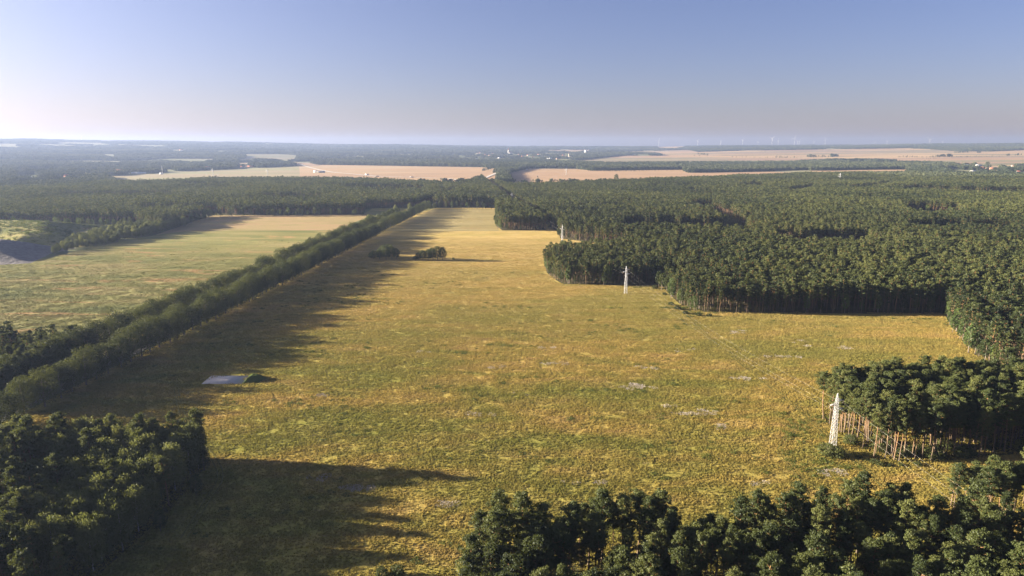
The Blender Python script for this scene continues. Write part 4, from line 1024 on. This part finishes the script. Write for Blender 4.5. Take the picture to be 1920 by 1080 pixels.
hh_ = [(1000,296,'cream','redroof'),(1010,291,'white','redroof'),(1027,299.5,'white','greyroof'),(1032,298.5,'cream','greyroof'),(973,291,'cream','redroof'),(980,294,'brick','redroof'),(990,292,'cream','redroof'),(1056,292,'brick','redroof'),
       (1062,294.5,'cream','redroof'),(893,299.5,'white','greyroof'),(903,299.5,'white','greyroof'),(918,293,'cream','redroof'),(900,287.5,'cream','redroof'),(924,289,'white','redroof'),(936,298,'cream','greyroof'),(1045,299,'cream','redroof'),(896,289,'cream','redroof'),(910,291,'brick','redroof')]
for i, (u, v, w_, r_) in enumerate(hh_):
    cn = {'cream':'cream','white':'white','brick':'brick'}[w_]; rn = {'redroof':'red-roofed','greyroof':'grey-roofed'}[r_]
    house(u, v, rng.uniform(14,24), 12, rng.uniform(5,8), 4.5, w_, r_, '%s %s house in the distant town %s' % (rn, cn, 'left of the church' if u < 950 else ('just right of the church' if u < 1005 else 'towards the tall silo')), rng.uniform(-.6,.6), 'house', '%s %s houses of the distant town, part %s' % (rn, cn, 'left' if u < 950 else ('middle' if u < 1005 else 'right')))
for u, v, L, W, a_, b_, lab, nm2 in ((1775,317,10,9,'white','darkroof','small white gable house at the left of the right-hand village','house'),(1738,314,12,10,'white','greyroof','small pale house half hidden by trees left of the village','house'),
     (1811,311,22,12,'white','greyroof','white barn among the village trees, upper left','barn'),(1835,311.5,34,12,'white','greyroof','long white barn roof at the top of the right village','barn'),(1826,323.5,34,10,'white','greyroof','long white shed below the right village','barn'),
     (1843,316,20,14,'brick','redroof','brick house at the heart of the right village','house'),(1850,318,16,12,'brick','darkroof','brown house beside the village brick house','house'),(1866,323.5,20,12,'white','redroof','white-gabled house at the village road','house'),
     (1862,317.5,30,18,'brick','redroof','large brick barn at the right of the village','barn'),(1912,324,30,12,'white','redroof','red-roofed white house at the right frame edge','house'),(1900,313,22,12,'cream','redroof','cream house above the frame-edge trees','house')):
    house(u, v, L, W, 5.5, 3.5, a_, b_, lab, rng.uniform(-.3,.3), nm2)
ok = np.ones(len(fx), bool)
for X, Y, L in HP:                       # gardens: no trees on a house or close before it
    d0 = math.hypot(X, Y); ex_, ey_ = X/d0, Y/d0; a_ = (fx-X)*ex_+(fy-Y)*ey_; b_ = np.abs((fx-X)*ey_-(fy-Y)*ex_)
    reach = 16/(HC/d0)*.42
    ok &= ~((b_ < L*.5+8+D*.003) & (a_ < 14) & (a_ > -reach))
fx, fy, D = fx[ok], fy[ok], D[ok]
z = terr(fx, fy); k = len(fx); sc = np.maximum(1.0, D*.0043/14)
pts = np.concatenate([np.stack([fx, fy, z-1.0], -1), H[:, :3]])
hx_ = np.maximum(.35, np.minimum(1.0, H[:, 3]*.55))
S3 = np.concatenate([np.stack([sc, sc, rng.uniform(.8,1.15,k)*np.where(D > 4000, 1.0, .95)], -1), np.stack([hx_*H[:, 3], hx_*H[:, 3], H[:, 3]*.95], -1)])
kk = len(pts)
scatter('far_woodland', pts, C_clump, S3, np.stack([np.zeros(kk), np.zeros(kk), rng.uniform(0,6.28,kk)], -1), rng.integers(0,6,kk), 'blue-hazed woods, belts and hedgerows covering the plain and far hills', 'woodland')
# vehicles on the field road
def lorry(u, v, cab, box, label, L=11, cat='lorry'):
    X, Y, Z = far_pt(u, v); e = empty('lorry', (X, Y, Z+.1), .15); tag(e, label, cat)
    a = MB(); a.box(-L/2, L/2-2.6, -1.25, 1.25, 1.0, 3.7); a.obj('cargo_box', M[box], e)
    c_ = MB(); c_.add([(L/2-2.4,-1.2,.6),(L/2,-1.2,.6),(L/2,1.2,.6),(L/2-2.4,1.2,.6),(L/2-2.4,-1.2,3.1),(L/2-.5,-1.2,3.1),(L/2-.5,1.2,3.1),(L/2-2.4,1.2,3.1)], [(0,3,2,1),(4,5,6,7),(0,1,5,4),(1,2,6,5),(2,3,7,6),(3,0,4,7)]); c_.obj('cab', M[cab], e)
    for x_ in (-L/2+1.2, -L/2+2.6, L/2-1.2):
        for y_ in (-1.2, 1.2):
            w_ = MB(); w_.tube([(x_, y_-.15, .5),(x_, y_+.15, .5)], .5, 12); w_.obj('wheel', M['tyre'], e)
lorry(708, 331.5, 'carpaint', 'carpaint', 'dark lorry on the pale road through the far wheat field', 12)
lorry(772, 333, 'carpaint', 'galv', 'grey lorry on the field road just above the forest', 14)
lorry(988, 318.2, 'white', 'white', 'white van by the trees where the avenue road leaves the wheat field', 8, 'van')
m_ = MB(); m_.tube([gp(1258,550)+(.6,), gp(1270,550.5)+(.7,)], .18, 6); a_ = gp(1258.5,550)
m_.tube([a_+(.0,), a_+(.6,)], .1, 5); tag(m_.obj('barrier_pole', M['white']), 'thin white barrier pole at the corner of the right forest', 'barrier')
# pale far road running between the fields
def ribbon(name, px, w, z, mat):
    P_ = [far_pt(u, v) for u, v in px]; L_, Rr = [], []
    for i in range(len(P_)):
        a = np.array(P_[min(i+1, len(P_)-1)])-np.array(P_[max(i-1, 0)]); d = a[:2]/np.linalg.norm(a[:2]); nn = np.array([d[1], -d[0]])*w/2
        L_.append((P_[i][0]-nn[0], P_[i][1]-nn[1], P_[i][2]+z)); Rr.append((P_[i][0]+nn[0], P_[i][1]+nn[1], P_[i][2]+z))
    k_ = len(P_); mb = MB(); mb.add(L_+Rr, [(i, i+k_, i+1+k_, i+1) for i in range(k_-1)]); return tag(mb.obj(name, mat), kind='structure')
m, n, l, out = newmat('pale_road'); bsdf(n, l, out, (.42,.39,.35), .9, .1)
ribbon('country_road', [(548,306),(565,309),(580,314),(600,319),(625,323.5),(665,327),(705,331),(760,332.5),(840,335),(872,340)], 14, 1.2, m)
ribbon('avenue_road_beyond', [(905,336),(930,325),(960,314),(985,306),(1005,298)], 12, 1.2, m)
ribbon('field_road', [(975,317),(1080,317.3),(1170,316.5),(1280,316.2)], 16, 1.5, m)

# ------------------------------------------------------------------ air
hz = MB(); hz.box(-17800, 17800, -17800, 17800, -1.5, 300)
m, n, l, out = newmat('haze_air'); pv = n.new('ShaderNodeVolumePrincipled'); pv.inputs['Color'].default_value = (.215,.28,.455,1)
pv.inputs['Density'].default_value = 6.8e-5; pv.inputs['Anisotropy'].default_value = .28
l.new(pv.outputs[0], out.inputs['Volume'])
tag(hz.obj('haze', m), 'thin pale morning haze over the whole plain', 'haze', kind='stuff')
print('pines', N, 'far', kk, 'objects', len(bpy.data.objects))
